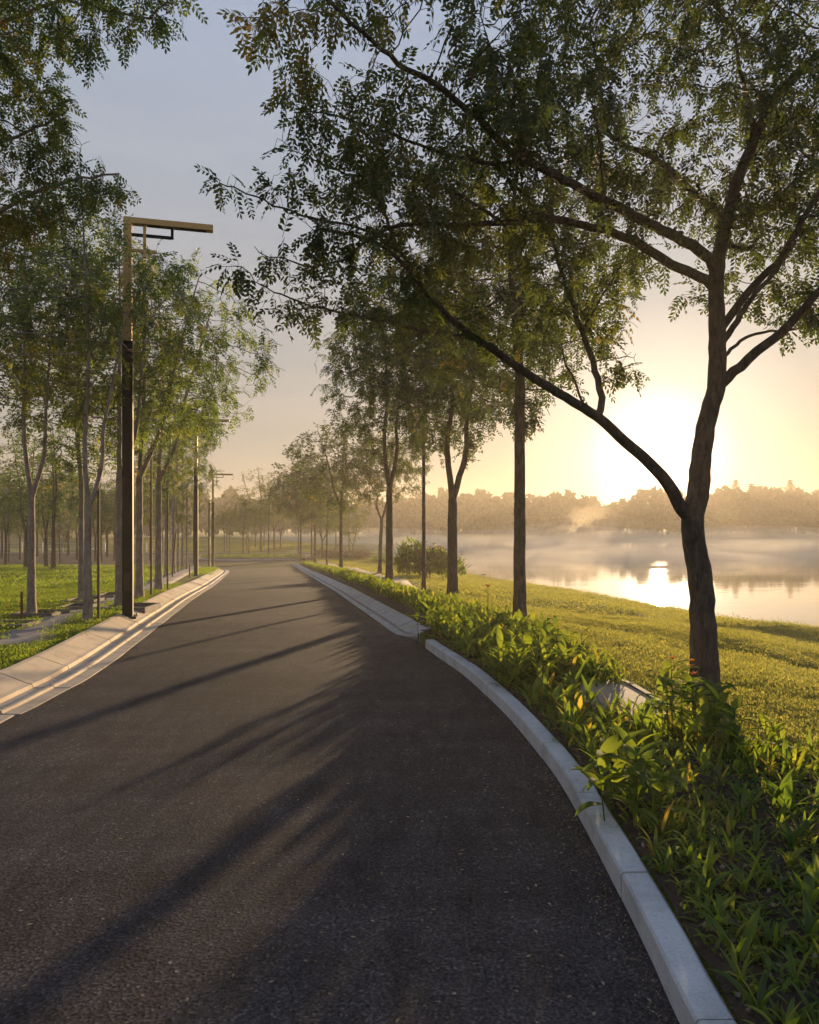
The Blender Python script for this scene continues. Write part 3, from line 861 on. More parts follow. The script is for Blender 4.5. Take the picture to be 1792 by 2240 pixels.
# ---- the big forked tree in front of the lake
def big_tree():
    base = Vector(((1541 - 896) / FPX * 6.8, 6.8, 0)); base.z = float(land(base.x, base.y)) - 0.05
    L = lambda pts: [np.array(at(*p)) - np.array(base) for p in pts]
    D = 0.085
    S = Skel(D)
    S.add([np.array([0, 0, 0.0])] + L([(1542, 1480, 6.8), (1538, 1370, 6.8), (1532, 1260, 6.8), (1519, 1190, 6.8), (1515, 1140, 6.8), (1526, 1085, 6.8), (1533, 1010, 6.8), (1548, 920, 6.8), (1566, 850, 6.8), (1570, 780, 6.78), (1568, 700, 6.75), (1567, 630, 6.72), (1572, 560, 6.7), (1590, 480, 6.7), (1612, 400, 6.7), (1648, 310, 6.68), (1684, 235, 6.66), (1730, 175, 6.6), (1800, 110, 6.6), (1880, 40, 6.6)]), 0.130, 0.028, None, 0.004)
    for q in range(len(S.rmin)):   # trunk girth by height
        h = S.P[q][2]; S.rmin[q] = float(np.interp(h, [0, 1.2, 1.75, 2.2, 2.9, 3.3, 4.2, 5.2, 6.5], [0.126, 0.116, 0.122, 0.090, 0.083, 0.076, 0.058, 0.046, 0.024]))
    def limb(pts, r0, r1, wob=0.006): return S.add(L(pts), r0, r1, None, wob)
    # low left limb and its branches
    limb([(1515, 1140, 6.8), (1492, 1112, 6.78), (1460, 1056, 6.72), (1407, 1000, 6.66), (1355, 955, 6.6), (1308, 912, 6.55), (1236, 869, 6.5), (1138, 807, 6.4), (1071, 760, 6.35), (1019, 724, 6.3), (962, 672, 6.2), (915, 620, 6.1), (885, 580, 6.05), (845, 545, 6.0), (790, 520, 5.9), (700, 500, 5.8)], 0.062, 0.010, 0.003)
    limb([(1310, 915, 6.55), (1316, 870, 6.58), (1305, 810, 6.62), (1290, 770, 6.66), (1266, 710, 6.7), (1245, 640, 6.8), (1222, 573, 6.9), (1205, 500, 7.0), (1190, 430, 7.1)], 0.034, 0.010)
    limb([(1272, 724, 6.7), (1310, 660, 6.6), (1345, 600, 6.5), (1370, 560, 6.4)], 0.014, 0.006)
    limb([(1275, 893, 6.5), (1262, 850, 6.6), (1240, 800, 6.7), (1225, 740, 6.9)], 0.013, 0.005)
    limb([(1045, 742, 6.3), (940, 728, 6.2), (874, 709, 6.15), (755, 686, 6.0), (661, 662, 5.9), (600, 640, 5.85)], 0.020, 0.006)
    limb([(955, 665, 6.2), (890, 570, 6.3), (860, 540, 6.3), (790, 500, 6.2), (660, 470, 6.1), (560, 430, 6.0), (480, 400, 5.95)], 0.016, 0.005)
    # long upper left limbs off the main stem
    limb([(1566, 630, 6.72), (1545, 612, 6.7), (1485, 585, 6.6), (1381, 525, 6.45), (1280, 493, 6.3), (1192, 478, 6.2), (1100, 490, 6.1), (1000, 491, 6.0), (874, 493, 5.85), (800, 530, 5.75), (740, 575, 5.7), (660, 580, 5.6)], 0.047, 0.008)
    limb([(1570, 600, 6.7), (1552, 570, 6.65), (1515, 540, 6.55), (1461, 509, 6.4), (1325, 441, 6.1), (1220, 385, 5.9), (1152, 349, 5.8), (1120, 335, 5.7), (1047, 260, 5.5), (952, 185, 5.3), (873, 138, 5.15), (814, 87, 5.05), (747, 31, 4.9), (700, -25, 4.8)], 0.052, 0.012)
    limb([(1590, 489, 6.7), (1565, 465, 6.75), (1521, 425, 6.9), (1441, 353, 7.1), (1341, 300, 7.3), (1320, 230, 7.4), (1310, 150, 7.5), (1290, 60, 7.5)], 0.038, 0.010)
    limb([(1325, 441, 6.1), (1318, 380, 6.1), (1308, 290, 6.0), (1290, 200, 5.9)], 0.014, 0.005)
    limb([(1150, 349, 5.8), (1060, 358, 5.75), (940, 325, 5.7), (850, 290, 5.6), (760, 260, 5.5), (660, 240, 5.4)], 0.017, 0.005)
    limb([(1047, 260, 5.5), (1075, 190, 5.5), (1080, 120, 5.5), (1050, 30, 5.4)], 0.012, 0.005)
    limb([(1100, 490, 6.1), (1010, 430, 6.2), (900, 390, 6.2), (760, 380, 6.1), (640, 330, 6.0)], 0.016, 0.005)
    # upright and right hand limbs
    limb([(1648, 310, 6.68), (1640, 240, 6.6), (1620, 150, 6.4), (1600, 60, 6.2)], 0.026, 0.01)
    limb([(1590, 480, 6.7), (1640, 470, 6.9), (1690, 440, 7.1), (1760, 380, 7.3), (1850, 320, 7.5)], 0.028, 0.01)
    limb([(1570, 730, 6.76), (1600, 690, 6.7), (1653, 618, 6.5), (1702, 573, 6.35), (1745, 500, 6.2), (1792, 420, 6.1), (1850, 330, 5.9), (1920, 260, 5.8)], 0.040, 0.012)
    limb([(1572, 770, 6.77), (1612, 700, 6.9), (1655, 640, 7.1), (1700, 590, 7.2), (1730, 540, 7.3), (1752, 480, 7.4), (1790, 430, 7.5)], 0.033, 0.01)
    limb([(1566, 850, 6.8), (1592, 828, 6.75), (1640, 785, 6.7), (1714, 722, 6.6), (1792, 640, 6.5), (1880, 560, 6.4), (1980, 470, 6.3), (2080, 400, 6.2)], 0.052, 0.014)
    limb([(1575, 790, 6.78), (1620, 745, 7.0), (1665, 728, 7.2), (1740, 720, 7.4), (1830, 690, 7.6)], 0.019, 0.006)
    limb([(1600, 540, 6.7), (1640, 545, 6.8), (1665, 500, 6.9), (1640, 440, 7.1), (1620, 390, 7.2)], 0.017, 0.006)
    # crown volume as clumps of leaf sites (pixel, pixel, radius, radius, depth, depth radius, count)
    C = [(620, 20, 150, 90, 4.9, .5, 150), (840, -20, 200, 110, 5.0, .7, 170), (1040, 40, 170, 110, 5.2, .7, 170), (680, 180, 110, 70, 5.3, .5, 100), (820, 200, 140, 90, 5.4, .6, 150),
         (690, 320, 120, 70, 5.6, .5, 120), (860, 330, 170, 110, 5.7, .7, 260), (1010, 250, 170, 130, 5.7, .7, 240), (500, 405, 62, 36, 5.9, .3, 60), (600, 440, 110, 60, 5.9, .5, 140), (740, 440, 140, 90, 5.9, .6, 210),
         (640, 560, 140, 70, 5.8, .5, 190), (520, 570, 75, 50, 5.8, .35, 85), (790, 570, 150, 90, 5.9, .6, 210), (930, 460, 170, 110, 6.0, .8, 250), (1090, 420, 170, 120, 6.1, .9, 250),
         (700, 670, 170, 50, 5.95, .5, 150), (900, 680, 170, 60, 6.2, .6, 170), (980, 600, 150, 80, 6.2, .7, 140), (1120, 560, 150, 80, 6.4, .8, 150), (1250, 540, 150, 90, 6.6, .8, 150), (1130, 690, 120, 60, 6.4, .6, 100),
         (1380, 600, 90, 70, 6.4, .5, 70), (1330, 680, 110, 60, 6.6, .5, 80), (1360, 790, 60, 55, 6.6, .3, 42), (1180, 300, 190, 160, 6.2, 1.1, 330), (1250, 120, 230, 170, 6.5, 1.4, 420), (1400, 240, 220, 190, 6.8, 1.5, 460),
         (1450, 60, 250, 160, 6.8, 1.6, 460), (1350, 400, 180, 130, 6.7, 1.2, 260), (1560, 250, 210, 180, 7.0, 1.5, 400), (1690, 100, 230, 180, 6.8, 1.6, 460), (1720, 300, 200, 150, 7.0, 1.4, 380), (1500, 440, 140, 80, 7.2, 1.0, 120),
         (1700, 480, 140, 110, 7.0, 1.2, 200), (1770, 600, 120, 110, 7.0, 1.0, 210), (1740, 690, 90, 50, 7.2, .6, 90), (1620, 580, 70, 50, 7.6, .6, 36), (1530, 640, 60, 45, 7.4, .5, 24),
         (1850, 300, 260, 300, 6.6, 1.6, 380), (1980, 480, 220, 200, 6.6, 1.4, 240), (1300, -120, 500, 140, 6.2, 2.0, 420), (1700, -150, 400, 160, 6.4, 2.0, 360), (1160, 180, 120, 140, 5.0, .8, 160)]
    A = []
    for (cx, cy_, rx, ry, Y, rY, n) in C:
        n = int(n * 0.88)
        p = rng.normal(0, 1, (n, 3)); p /= np.linalg.norm(p, axis=1)[:, None]; p *= rng.random((n, 1)) ** 0.36
        for q in p:
            A.append(np.array(at(cx + q[0] * rx, cy_ + q[1] * ry, Y + q[2] * rY)) - np.array(base))
    A = np.array(A)
    keep = vnoise(A[:, 0] * 1.5 + 5, A[:, 1] * 1.5, A[:, 2] * 1.9) > 0.36
    A = A[keep]
    P, par = colonize(S.P, S.par, A, D, 0.9, 0.115, 170, 0.0, 26000)
    r, kids, tips = radii(P, par, S.rmin, 0.0022, 0.13, 0)
    # side twigs reach out a little further than the sites
    trunk, limbs, br = wood_parts(P, kids, par, r, 0.0125)
    pos, d = leaf_sites(P, par, kids, tips, 1.55, 3, 0.06)
    wpx = pos + np.array(base)
    tone = tone_of(wpx, 0.30, 0.08, 0.0)
    # yellowing clumps
    for (cx, cy_, Y, rr, a) in [(640, 60, 4.9, 0.55, 0.5), (560, 40, 4.9, 0.4, 0.35), (860, 330, 5.7, 0.3, 0.55), (900, -10, 5.0, 0.4, 0.4), (1080, 460, 6.0, .5, .25), (1300, 720, 6.6, .5, .35), (1370, 700, 6.6, .4, .3), (1690, 480, 7, .6, .3), (1100, 640, 6.4, .5, .25)]:
        c = np.array(at(cx, cy_, Y)); q = ((wpx - c) ** 2).sum(1); tone += a * np.exp(-q / (2 * rr * rr)) * rng.random(len(tone))
    tone = np.clip(tone, 0, 0.98)
    print('big tree', len(P), 'nodes', len(pos), 'leaves')
    scale = rng.uniform(0.9, 1.4, len(pos))
    # the 300 leaves nearest the camera that stand free are parts of their own
    dist = np.linalg.norm(wpx - np.array([0, 0, EYE]), axis=1)
    u = (wpx[:, 0] / wpx[:, 1]) * FPX + 896; v = HZ - (wpx[:, 2] - EYE) / wpx[:, 1] * FPX
    inframe = (u > 0) & (u < 1792) & (v > 0) & (v < 1200)
    order = np.argsort(np.where(inframe, dist, 1e9)); near = order[:300]
    rest = np.ones(len(pos), bool); rest[near] = False
    fol = foliage(pos[rest], d[rest], scale[rest], FINE, tone[rest])
    root = link_tree('forked_tree', base, trunk, limbs, br, fol, M['bark'], M['leaf'], 'large forked tree whose dark canopy overhangs the road, nearest of the lakeside trees', 'tree')
    tm = []
    for (tv, tf) in FINE:
        for tn in (0.22, 0.38, 0.62, 0.85):
            tm.append((mesh_np('leaf', tv, tf, M['leaf'], {'tone': np.full(len(tv), tn)}), tn))
    R = orient(d[near], rng.normal(0, 0.5, len(near)))
    for k, i in enumerate(near):
        cand = [q for q in tm if abs(q[1] - tone[i]) < 0.16] or tm
        o = bpy.data.objects.new('leaf', random.choice(cand)[0])
        mt = Matrix(R[k].tolist()).to_4x4(); o.matrix_local = Matrix.Translation(Vector(pos[i])) @ mt @ Matrix.Scale(float(scale[i]), 4)
        COL.objects.link(o); o.parent = root
    return root
big_tree()

# ---- generator for the other trees (built in local metres, standing at the origin)
def make_tree(H, R, crown0, stems, r_trunk, n_att, leaves, templ, fork=None, lean=(0, 0), flat=0.55, D=0.12, lscale=1.0, base_tone=0.32, yellow=0.3, droop=0.0, gap=0.2, seed=1, maxtips=3, cy_off=(0, 0), crown_r=None):
    """stems: list of (azimuth, spread) of main stems leaving at the fork height"""
    global rng
    rng = np.random.default_rng(seed)
    S = Skel(D); fork = fork or crown0 * 0.8
    cx, cy_ = cy_off
    lx, ly = lean
    S.add([(0, 0, 0), (lx * 0.3, ly * 0.3, fork * 0.5), (lx, ly, fork)], r_trunk, r_trunk * 0.82, None, r_trunk * 0.03)
    ridx = len(S.P) - 1
    for k, (az, sp, ht) in enumerate(stems):
        a = math.radians(az); q = np.array([math.cos(a), math.sin(a)])
        top = np.array([lx + q[0] * sp * R, ly + q[1] * sp * R, fork + (H - fork) * ht])
        mid = np.array([lx + q[0] * sp * R * 0.42, ly + q[1] * sp * R * 0.42, fork + (H - fork) * ht * 0.48])
        mid += rng.normal(0, R * 0.04, 3)
        rr = r_trunk * (0.80 if len(stems) == 1 else 0.62)
        S.add([np.array(S.P[ridx]), (np.array(S.P[ridx]) + mid) / 2 + np.array([*(q * 0.04 * R), 0]), mid, top], rr, r_trunk * 0.14, ridx, r_trunk * 0.05)
    p = rng.normal(0, 1, (n_att, 3)); p /= np.linalg.norm(p, axis=1)[:, None]; p *= rng.random((n_att, 1)) ** 0.38
    zc = (crown0 + H) / 2; zh = (H - crown0) / 2
    A = np.stack([cx + lx + p[:, 0] * R, cy_ + ly + p[:, 1] * R, zc + p[:, 2] * zh], 1)
    # crown wider above than below, uneven outline
    t = (A[:, 2] - crown0) / (H - crown0)
    k = np.interp(t, [0, 0.25, 0.6, 0.9, 1], [1 - flat, 1 - flat * 0.25, 1.0, 0.85, 0.5])
    A[:, 0] = cx + lx + (A[:, 0] - cx - lx) * k; A[:, 1] = cy_ + ly + (A[:, 1] - cy_ - ly) * k
    an = np.arctan2(A[:, 1], A[:, 0]); lump = 0.72 + 0.5 * vnoise(np.cos(an) * 2 + seed, np.sin(an) * 2, A[:, 2] * 0.8)
    A[:, 0] *= lump; A[:, 1] *= lump
    A = A[vnoise(A[:, 0] * 1.3 + seed * 3.1, A[:, 1] * 1.3, A[:, 2] * 1.7) > gap]
    P, par = colonize(S.P, S.par, A, D, max(0.9, R * 0.45), D * 1.35, 130, droop, 9000)
    r, kids, tips = radii(P, par, S.rmin, 0.003 * (1 + D), r_trunk, 0)
    trunk, limbs, br = wood_parts(P, kids, par, r, 0.02 if D < 0.15 else 0.035, 1.5)
    pos, d = leaf_sites(P, par, kids, tips, leaves, maxtips, D)
    tone = tone_of(pos, base_tone, 0.09, yellow, seed)
    fol = foliage(pos, d, rng.uniform(0.8, 1.2, len(pos)) * lscale, templ, tone)
    # meshes to share
    T = {'trunk': mesh_np('trunk', trunk[0], trunk[1], None, smooth=True), 'limbs': [mesh_np('limb', V, F, None, smooth=True) for V, F in limbs],
         'twigs': mesh_np('twigs', br[0], br[1], None, smooth=True) if br else None, 'foliage': mesh_np('foliage', fol[0], fol[1], None, {'tone': fol[2]}), 'H': H}
    print('tree', seed, len(P), 'nodes', len(pos), 'leaves', len(fol[1]) * 2, 'tris')
    return T
def set_mat(me, mat):
    if me and len(me.materials) == 0: me.materials.append(mat)
def plant_tree(T, loc, label, name='tree', bark='bark', leaf='leaf', scale=1.0, rot=0.0, group=None, parts=True, sz=None, category='tree'):
    for me in [T['trunk'], T['twigs']] + T['limbs']: set_mat(me, M[bark])
    set_mat(T['foliage'], M[leaf])
    r = empty(name, loc, rot); r.scale = (scale, scale, sz or scale); tag(r, label, category, group)
    obj('trunk', T['trunk'], r)
    if parts:
        for me in T['limbs']: obj('limb', me, r)
    elif T['limbs']:
        for me in T['limbs'][:3]: obj('limb', me, r)
    if T['twigs']: o = obj('twigs', T['twigs'], r); o['kind'] = 'stuff'
    o = obj('foliage', T['foliage'], r); o['kind'] = 'stuff'
    return r

GR = 'lakeside trees on the right of the road'
GL = 'tall pale-stemmed trees on the left verge'
GB = 'small trees on the far side of the left lawn'
GI = 'trees around the roundabout'

# right row, near to far
TA = make_tree(7.9, 2.7, 3.1, [(80, 0.15, 0.95)], 0.10, 1600, 1.9, FINE, fork=3.8, D=0.13, lscale=1.5, yellow=0.55, base_tone=0.28, seed=11, cy_off=(-0.1, 0.5))
plant_tree(TA, G(1137, 1372), 'straight single-stemmed tree rising from the bed edge, second from the front in the lakeside row', group=GR)
TB = make_tree(8.4, 2.9, 3.2, [(165, 0.07, 0.97), (5, 0.26, 0.72)], 0.125, 2000, 2.0, MIDT, fork=2.3, D=0.15, lscale=1.25, yellow=0.5, base_tone=0.26, seed=12)
plant_tree(TB, G(990, 1314), 'lakeside tree dividing low into two stems, one ending in a pruned stub', group=GR)
TC = make_tree(8.4, 2.3, 4.0, [(90, 0.1, 0.98)], 0.055, 1000, 1.5, MIDT, fork=4.2, D=0.16, lscale=1.2, base_tone=0.26, seed=13)
plant_tree(TC, G(927, 1297), 'very slender straight lakeside tree between two forked ones, in front of the leafy shrubs', group=GR)
TD = make_tree(8.8, 2.9, 3.4, [(185, 0.08, 0.98), (10, 0.2, 0.72)], 0.115, 2000, 2.0, MIDT, fork=2.9, D=0.16, lscale=1.3, yellow=0.4, base_tone=0.22, seed=14, cy_off=(0.3, 0))
plant_tree(TD, G(852, 1282), 'dark lakeside tree with a V fork high on its leaning trunk', group=GR)
TE = make_tree(7.2, 3.0, 3.4, [(170, 0.42, 0.6), (20, 0.22, 0.95)], 0.10, 1300, 2.0, MIDT, fork=2.7, lean=(0.1, 0), D=0.18, lscale=1.35, base_tone=0.3, seed=15)
plant_tree(TE, G(831, 1254), 'crooked lakeside tree with a knuckle in its trunk, standing on the lawn beyond the footpath', group=GR, scale=1.05)
TF = make_tree(7.6, 3.2, 2.9, [(60, 0.25, 0.95), (200, 0.4, 0.8)], 0.09, 1400, 2.2, COARSE, fork=3.2, D=0.2, lscale=0.85, yellow=0.5, base_tone=0.24, seed=16)
TG = make_tree(7.2, 2.5, 2.3, [(0, 0.1, 0.95)], 0.065, 1000, 2.2, COARSE, fork=2.6, D=0.2, lscale=0.85, base_tone=0.26, seed=17)
TH = make_tree(6.8, 3.4, 2.4, [(20, 0.5, 0.9), (150, 0.5, 0.9), (270, 0.4, 0.8)], 0.12, 800, 1.1, COARSE, fork=1.9, D=0.22, lscale=0.85, base_tone=0.36, seed=18, gap=0.3)
RIGHT = [((746, 1252), TF, 1.10, 0.3, 'straight dark-trunked tree growing out of the low hedge, fifth trunk from the slender one'),
         ((715, 1241), TG, 1.10, 1.2, 'thinner tree in the hedge just beyond the fifth trunk'),
         ((764, 1226), TG, 0.95, 2.9, 'small tree on the lakeside lawn in front of the grey reedy bed'),
         ((772, 1217), TH, 0.62, 0.7, 'smallest slim tree beside the grey reedy bed by the lake'),
         ((735, 1218), TG, 1.0, 4.0, 'slim tree behind the hedge trees, left of the reedy bed'),
         ((705, 1222), TH, 0.9, 2.0, 'tree with spreading low branches behind the far end of the hedge'),
         ((689, 1232), TF, 1.25, 3.4, 'tree near the hedge end, right trunk of a close pair'),
         ((682, 1229), TG, 1.35, 5.1, 'tree near the hedge end, left trunk of a close pair'),
         ((658, 1225), TF, 1.15, 1.9, 'tree at the very tip of the hedge beside the roundabout'),
         ((653, 1213), TG, 1.2, 0.4, 'slim tree behind the tip of the hedge beside the roundabout')]
for (p, T, s, a, lab) in RIGHT:
    plant_tree(T, G(*p), lab, group=GR, scale=s, rot=a)
# left row
KW = dict(flat=0.8, droop=-0.03, base_tone=0.46, yellow=0.3)
LA = make_tree(6.9, 1.9, 3.0, [(170, 0.06, 0.98), (20, 0.16, 0.6)], 0.066, 1000, 1.15, FINE, fork=2.0, D=0.13, lscale=1.4, seed=21, cy_off=(-0.5, 0.2), **KW)
LB = make_tree(7.0, 2.0, 3.2, [(150, 0.08, 0.98), (15, 0.3, 0.62)], 0.064, 1000, 1.15, FINE, fork=1.75, D=0.13, lscale=1.4, seed=22, cy_off=(-0.35, 0.4), **KW)
LC = make_tree(7.6, 2.5, 2.9, [(95, 0.06, 0.98), (350, 0.22, 0.72)], 0.080, 1200, 1.2, MIDT, fork=2.6, D=0.15, lscale=1.2, seed=23, **KW)
LD = make_tree(8.0, 3.1, 2.7, [(100, 0.12, 0.98), (5, 0.42, 0.85)], 0.085, 1400, 1.25, MIDT, fork=2.7, D=0.16, lscale=1.25, seed=24, **KW)
LS = make_tree(8.2, 2.4, 2.3, [(40, 0.08, 0.98)], 0.06, 1000, 1.2, MIDT, fork=2.6, D=0.16, lscale=1.3, seed=25, **KW)
LEFT = [((69, 1351), LA, 1.0, 0.2, 'rim-lit straight tree on the left lawn beside the short rusty stake'),
        ((192, 1362), LB, 1.0, 0.0, 'pale forked tree between the footpath and the kerb, just left of the nearest lamp'),
        ((178, 1318), LS, 1.0, 2.2, 'smooth trunk rising directly behind the forked tree, on the far side of the footpath'),
        ((261, 1331), LC, 0.95, 0.3, 'thick speckled trunk immediately left of the nearest street lamp'),
        ((305, 1311), LD, 1.0, 0.0, 'tree immediately right of the nearest street lamp, forking above head height'),
        ((347, 1293), LD, 1.05, 0.25, 'stout dark tree on the verge, second trunk right of the nearest lamp'),
        ((364, 1262), LS, 1.1, 1.2, 'tree standing third right of the nearest lamp, behind a thin stake'),
        ((380, 1256), LA, 1.25, 2.2, 'tree leaning beside the curve of the footpath, fourth right of the lamp'),
        ((390, 1250), LS, 0.95, 4.0, 'slim grey trunk in the cluster between the two nearest lamps, left one'),
        ((399, 1246), LS, 1.0, 5.0, 'slim grey trunk in the cluster between the two nearest lamps, right one'),
        ((356, 1234), LS, 0.95, 3.3, 'tree beyond the footpath seen between the stout dark trunk and the cluster'),
        ((311, 1233), LB, 1.0, 4.3, 'tree with a bowed trunk far behind the nearest lamp')]
for (p, T, s, a, lab) in LEFT:
    q = G(*p)
    plant_tree(T, q, lab, group=GL, scale=s, rot=a, bark='bark_pale', leaf='leaf_green')
# the tree whose boughs hang into the picture from the upper left; its trunk stands outside the frame
def overhang_tree():
    global rng
    rng = np.random.default_rng(31)
    base = Vector((-5.3, 7.6, 0)); base.z = float(land(base.x, base.y)) - 0.03
    L = lambda pts: [np.array(at(*p)) - np.array(base) for p in pts]
    S = Skel(0.10)
    S.add([(0, 0, 0), (0.02, 0, 1.2), (0.0, -0.05, 2.4), (-0.1, -0.15, 3.6), (0, -0.3, 5.0), (0.1, -0.5, 6.6)], 0.11, 0.03, None, 0.005)
    def limb(h, pts, r0, r1): 
        return S.add([np.array([0, -0.1, h])] + L(pts), r0, r1, None, 0.008)
    limb(2.6, [(-120, 520, 7.3), (-20, 470, 7.2), (80, 420, 7.1), (180, 390, 7.0), (260, 380, 6.95)], 0.045, 0.008)
    limb(3.2, [(-120, 380, 7.3), (-10, 320, 7.2), (100, 270, 7.2), (150, 240, 7.2)], 0.04, 0.008)
    limb(4.2, [(-150, 120, 7.0), (-20, 60, 6.7), (130, 5, 6.5), (230, 22, 6.4), (330, 40, 6.35)], 0.04, 0.008)
    limb(2.2, [(-110, 640, 7.4), (-20, 560, 7.4), (40, 520, 7.4)], 0.03, 0.008)
    limb(5.0, [(-200, -60, 6.5), (0, -120, 6.2), (250, -60, 6.1)], 0.04, 0.01)
    C = [(20, 290, 150, 90, 7.2, .6, 260), (110, 340, 120, 70, 7.1, .5, 210), (190, 400, 90, 48, 7.0, .4, 150), (265, 410, 45, 30, 6.95, .25, 46), (80, 430, 130, 70, 7.1, .5, 200), (20, 500, 90, 70, 7.3, .4, 130), (0, 570, 55, 30, 7.3, .3, 30), (120, 480, 80, 40, 7.1, .3, 70),
         (120, 215, 60, 40, 7.2, .4, 50), (30, 180, 110, 50, 7.2, .5, 130), (90, 70, 170, 70, 6.6, .7, 300), (230, 60, 90, 50, 6.4, .4, 110), (330, 45, 70, 28, 6.35, .3, 55), (200, 120, 30, 45, 6.5, .2, 24), (170, -20, 260, 60, 6.3, .6, 240), (380, -10, 60, 22, 6.3, .2, 20), (-150, 300, 160, 350, 7.2, 1.2, 420), (-60, 60, 120, 160, 6.8, 1.0, 240), (250, -140, 260, 80, 6.1, .8, 160)]
    A = []
    for (cx, cy_, rx, ry, Y, rY, n) in C:
        n = int(n * 1.25); p = rng.normal(0, 1, (n, 3)); p /= np.linalg.norm(p, axis=1)[:, None]; p *= rng.random((n, 1)) ** 0.36
        for q in p: A.append(np.array(at(cx + q[0] * rx, cy_ + q[1] * ry, Y + q[2] * rY)) - np.array(base))
    P, par = colonize(S.P, S.par, np.array(A), 0.10, 0.9, 0.13, 140, 0.0, 14000)
    r, kids, tips = radii(P, par, S.rmin, 0.0022, 0.11, 0)
    trunk, limbs, br = wood_parts(P, kids, par, r, 0.0125)
    pos, d = leaf_sites(P, par, kids, tips, 2.2, 3, 0.06)
    w = pos + np.array(base); tone = tone_of(w, 0.42, 0.09, 0.0)
    for (cx, cy_, Y, rr, a) in [(30, 110, 6.6, .35, .45), (10, 480, 7.3, .35, .6), (90, 80, 6.6, .4, .4), (0, 300, 7.2, .3, .4), (20, 560, 7.3, .2, .5), (20, 160, 7.2, .3, .3)]:
        c = np.array(at(cx, cy_, Y)); q = ((w - c) ** 2).sum(1); tone += a * np.exp(-q / (2 * rr * rr)) * rng.random(len(tone))
    fol = foliage(pos, d, rng.uniform(0.85, 1.25, len(pos)), FINE, np.clip(tone, 0, .98))
    print('overhang', len(P), len(pos))
    link_tree('leafy_tree', base, trunk, limbs, br, fol, M['bark_pale'], M['leaf_green'], 'leafy tree reaching into the top left corner from outside the frame', 'tree')
overhang_tree()
# small trees across the left lawn
BA = make_tree(5.2, 2.0, 1.7, [(0, 0.1, 0.9), (140, .3, .8)], 0.075, 700, 1.7, COARSE, fork=1.6, D=0.19, lscale=0.78, seed=41, flat=0.4, base_tone=0.34, yellow=0.3)
BB = make_tree(6.0, 2.3, 2.0, [(0, 0.3, 0.9), (190, .35, .9)], 0.085, 800, 1.7, COARSE, fork=1.5, D=0.2, lscale=0.8, seed=42, flat=0.4, base_tone=0.36, yellow=0.5)
BACK = [((13, 1240), BA, 1.15, 'small round tree at the left frame edge across the lawn'), ((20, 1229), BB, 0.9, 'low two-stemmed tree just behind the one at the left frame edge'), ((44, 1224), BA, 1.0, 'squat dark tree left of the rim-lit trunk'),
        ((57, 1245), BB, 1.2, 'slim trunked tree touching the left side of the rim-lit trunk'), ((82, 1217), BB, 1.2, 'distant tree just right of the rim-lit trunk'), ((101, 1244), BA, 1.2, 'lawn tree in the middle gap, left of a slightly thicker one'), ((117, 1248), BB, 1.15, 'thicker trunked lawn tree in the middle gap, standing on a small earth ring'),
        ((97, 1224), BA, 0.9, 'distant faint trunk between two lawn trees'), ((131, 1234), BA, 0.55, 'tiny slanting sapling on the left lawn'), ((169, 1224), BB, 1.05, 'Y-forked tree just left of the pale forked tree'),
        ((209, 1227), BA, 1.1, 'distant tree seen just right of the pale forked tree'), ((221, 1229), BB, 1.0, 'pinkish stemmed tree behind the tall thin stake'), ((235, 1219), BB, 1.25, 'wide tree with a golden glint at the back of the lawn'),
        ((251, 1227), BA, 1.1, 'slim tree just left of the thick speckled trunk'), ((330, 1226), BB, 1.2, 'low spreading tree right of the nearest lamp at the back of the lawn'), ((290, 1222), BA, 1.3, 'tree hidden behind the nearest lamp post'),
        ((5, 1222), BB, 1.3, 'faint distant tree at the extreme left of the frame'), ((150, 1216), BA, 1.4, 'faint tree in front of the pale far fence')]
for k, (p, T, s, lab) in enumerate(BACK):
    plant_tree(T, G(*p), lab, group=GB, scale=s * 1.22, rot=k * 1.9, leaf='leaf_green', parts=False)
# roundabout trees
IA = make_tree(6.4, 2.4, 2.6, [(0, 0.15, 0.95)], 0.07, 650, 1.2, COARSE, fork=2.6, D=0.21, lscale=0.85, seed=51, base_tone=0.5, yellow=0.2, gap=0.28)
IB = make_tree(8.2, 4.2, 3.0, [(20, 0.5, 0.9), (160, 0.5, 0.9), (270, 0.4, 0.95)], 0.11, 700, 1.0, COARSE, fork=2.2, D=0.26, lscale=0.95, seed=52, base_tone=0.42, gap=0.38, flat=0.7)
ISL = [((532, 1221), IA, 1.02, 'yellow-green tree on the left half of the traffic island'), ((588, 1221), IA, 1.2, 'taller slender tree on the right half of the traffic island'),
       ((545, 1213), IB, 0.66, 'dark branching tree behind the traffic island'), ((571, 1208), IB, 1.25, 'wide airy tree with a V fork on the lawn behind the island'), ((614, 1201), IB, 0.85, 'pale leafless-looking forked tree on the lawn mound'),
       ((491, 1210), IA, 0.88, 'slim tree on the lawn right of the distant lamp, left of a pair'), ((502, 1211), IA, 0.8, 'slim tree on the lawn right of the distant lamp, right of a pair'), ((496, 1202), IA, 0.8, 'faint thin tree behind the pair right of the distant lamp'),
       ((559, 1201), IB, 0.75, 'misty forked tree beyond the lawn mound, left'), ((578, 1200), IA, 0.9, 'misty slim tree beyond the lawn mound, centre'), ((540, 1204), IA, 0.9, 'misty tree beyond the traffic island, nearest the dark branching one'), ((600, 1203), IB, 1.1, 'tall misty tree rising behind the airy one')]
for k, (p, T, s, lab) in enumerate(ISL):
    plant_tree(T, G(*p), lab, group=GI, scale=s, rot=k * 2.1, leaf='leaf', parts=False)

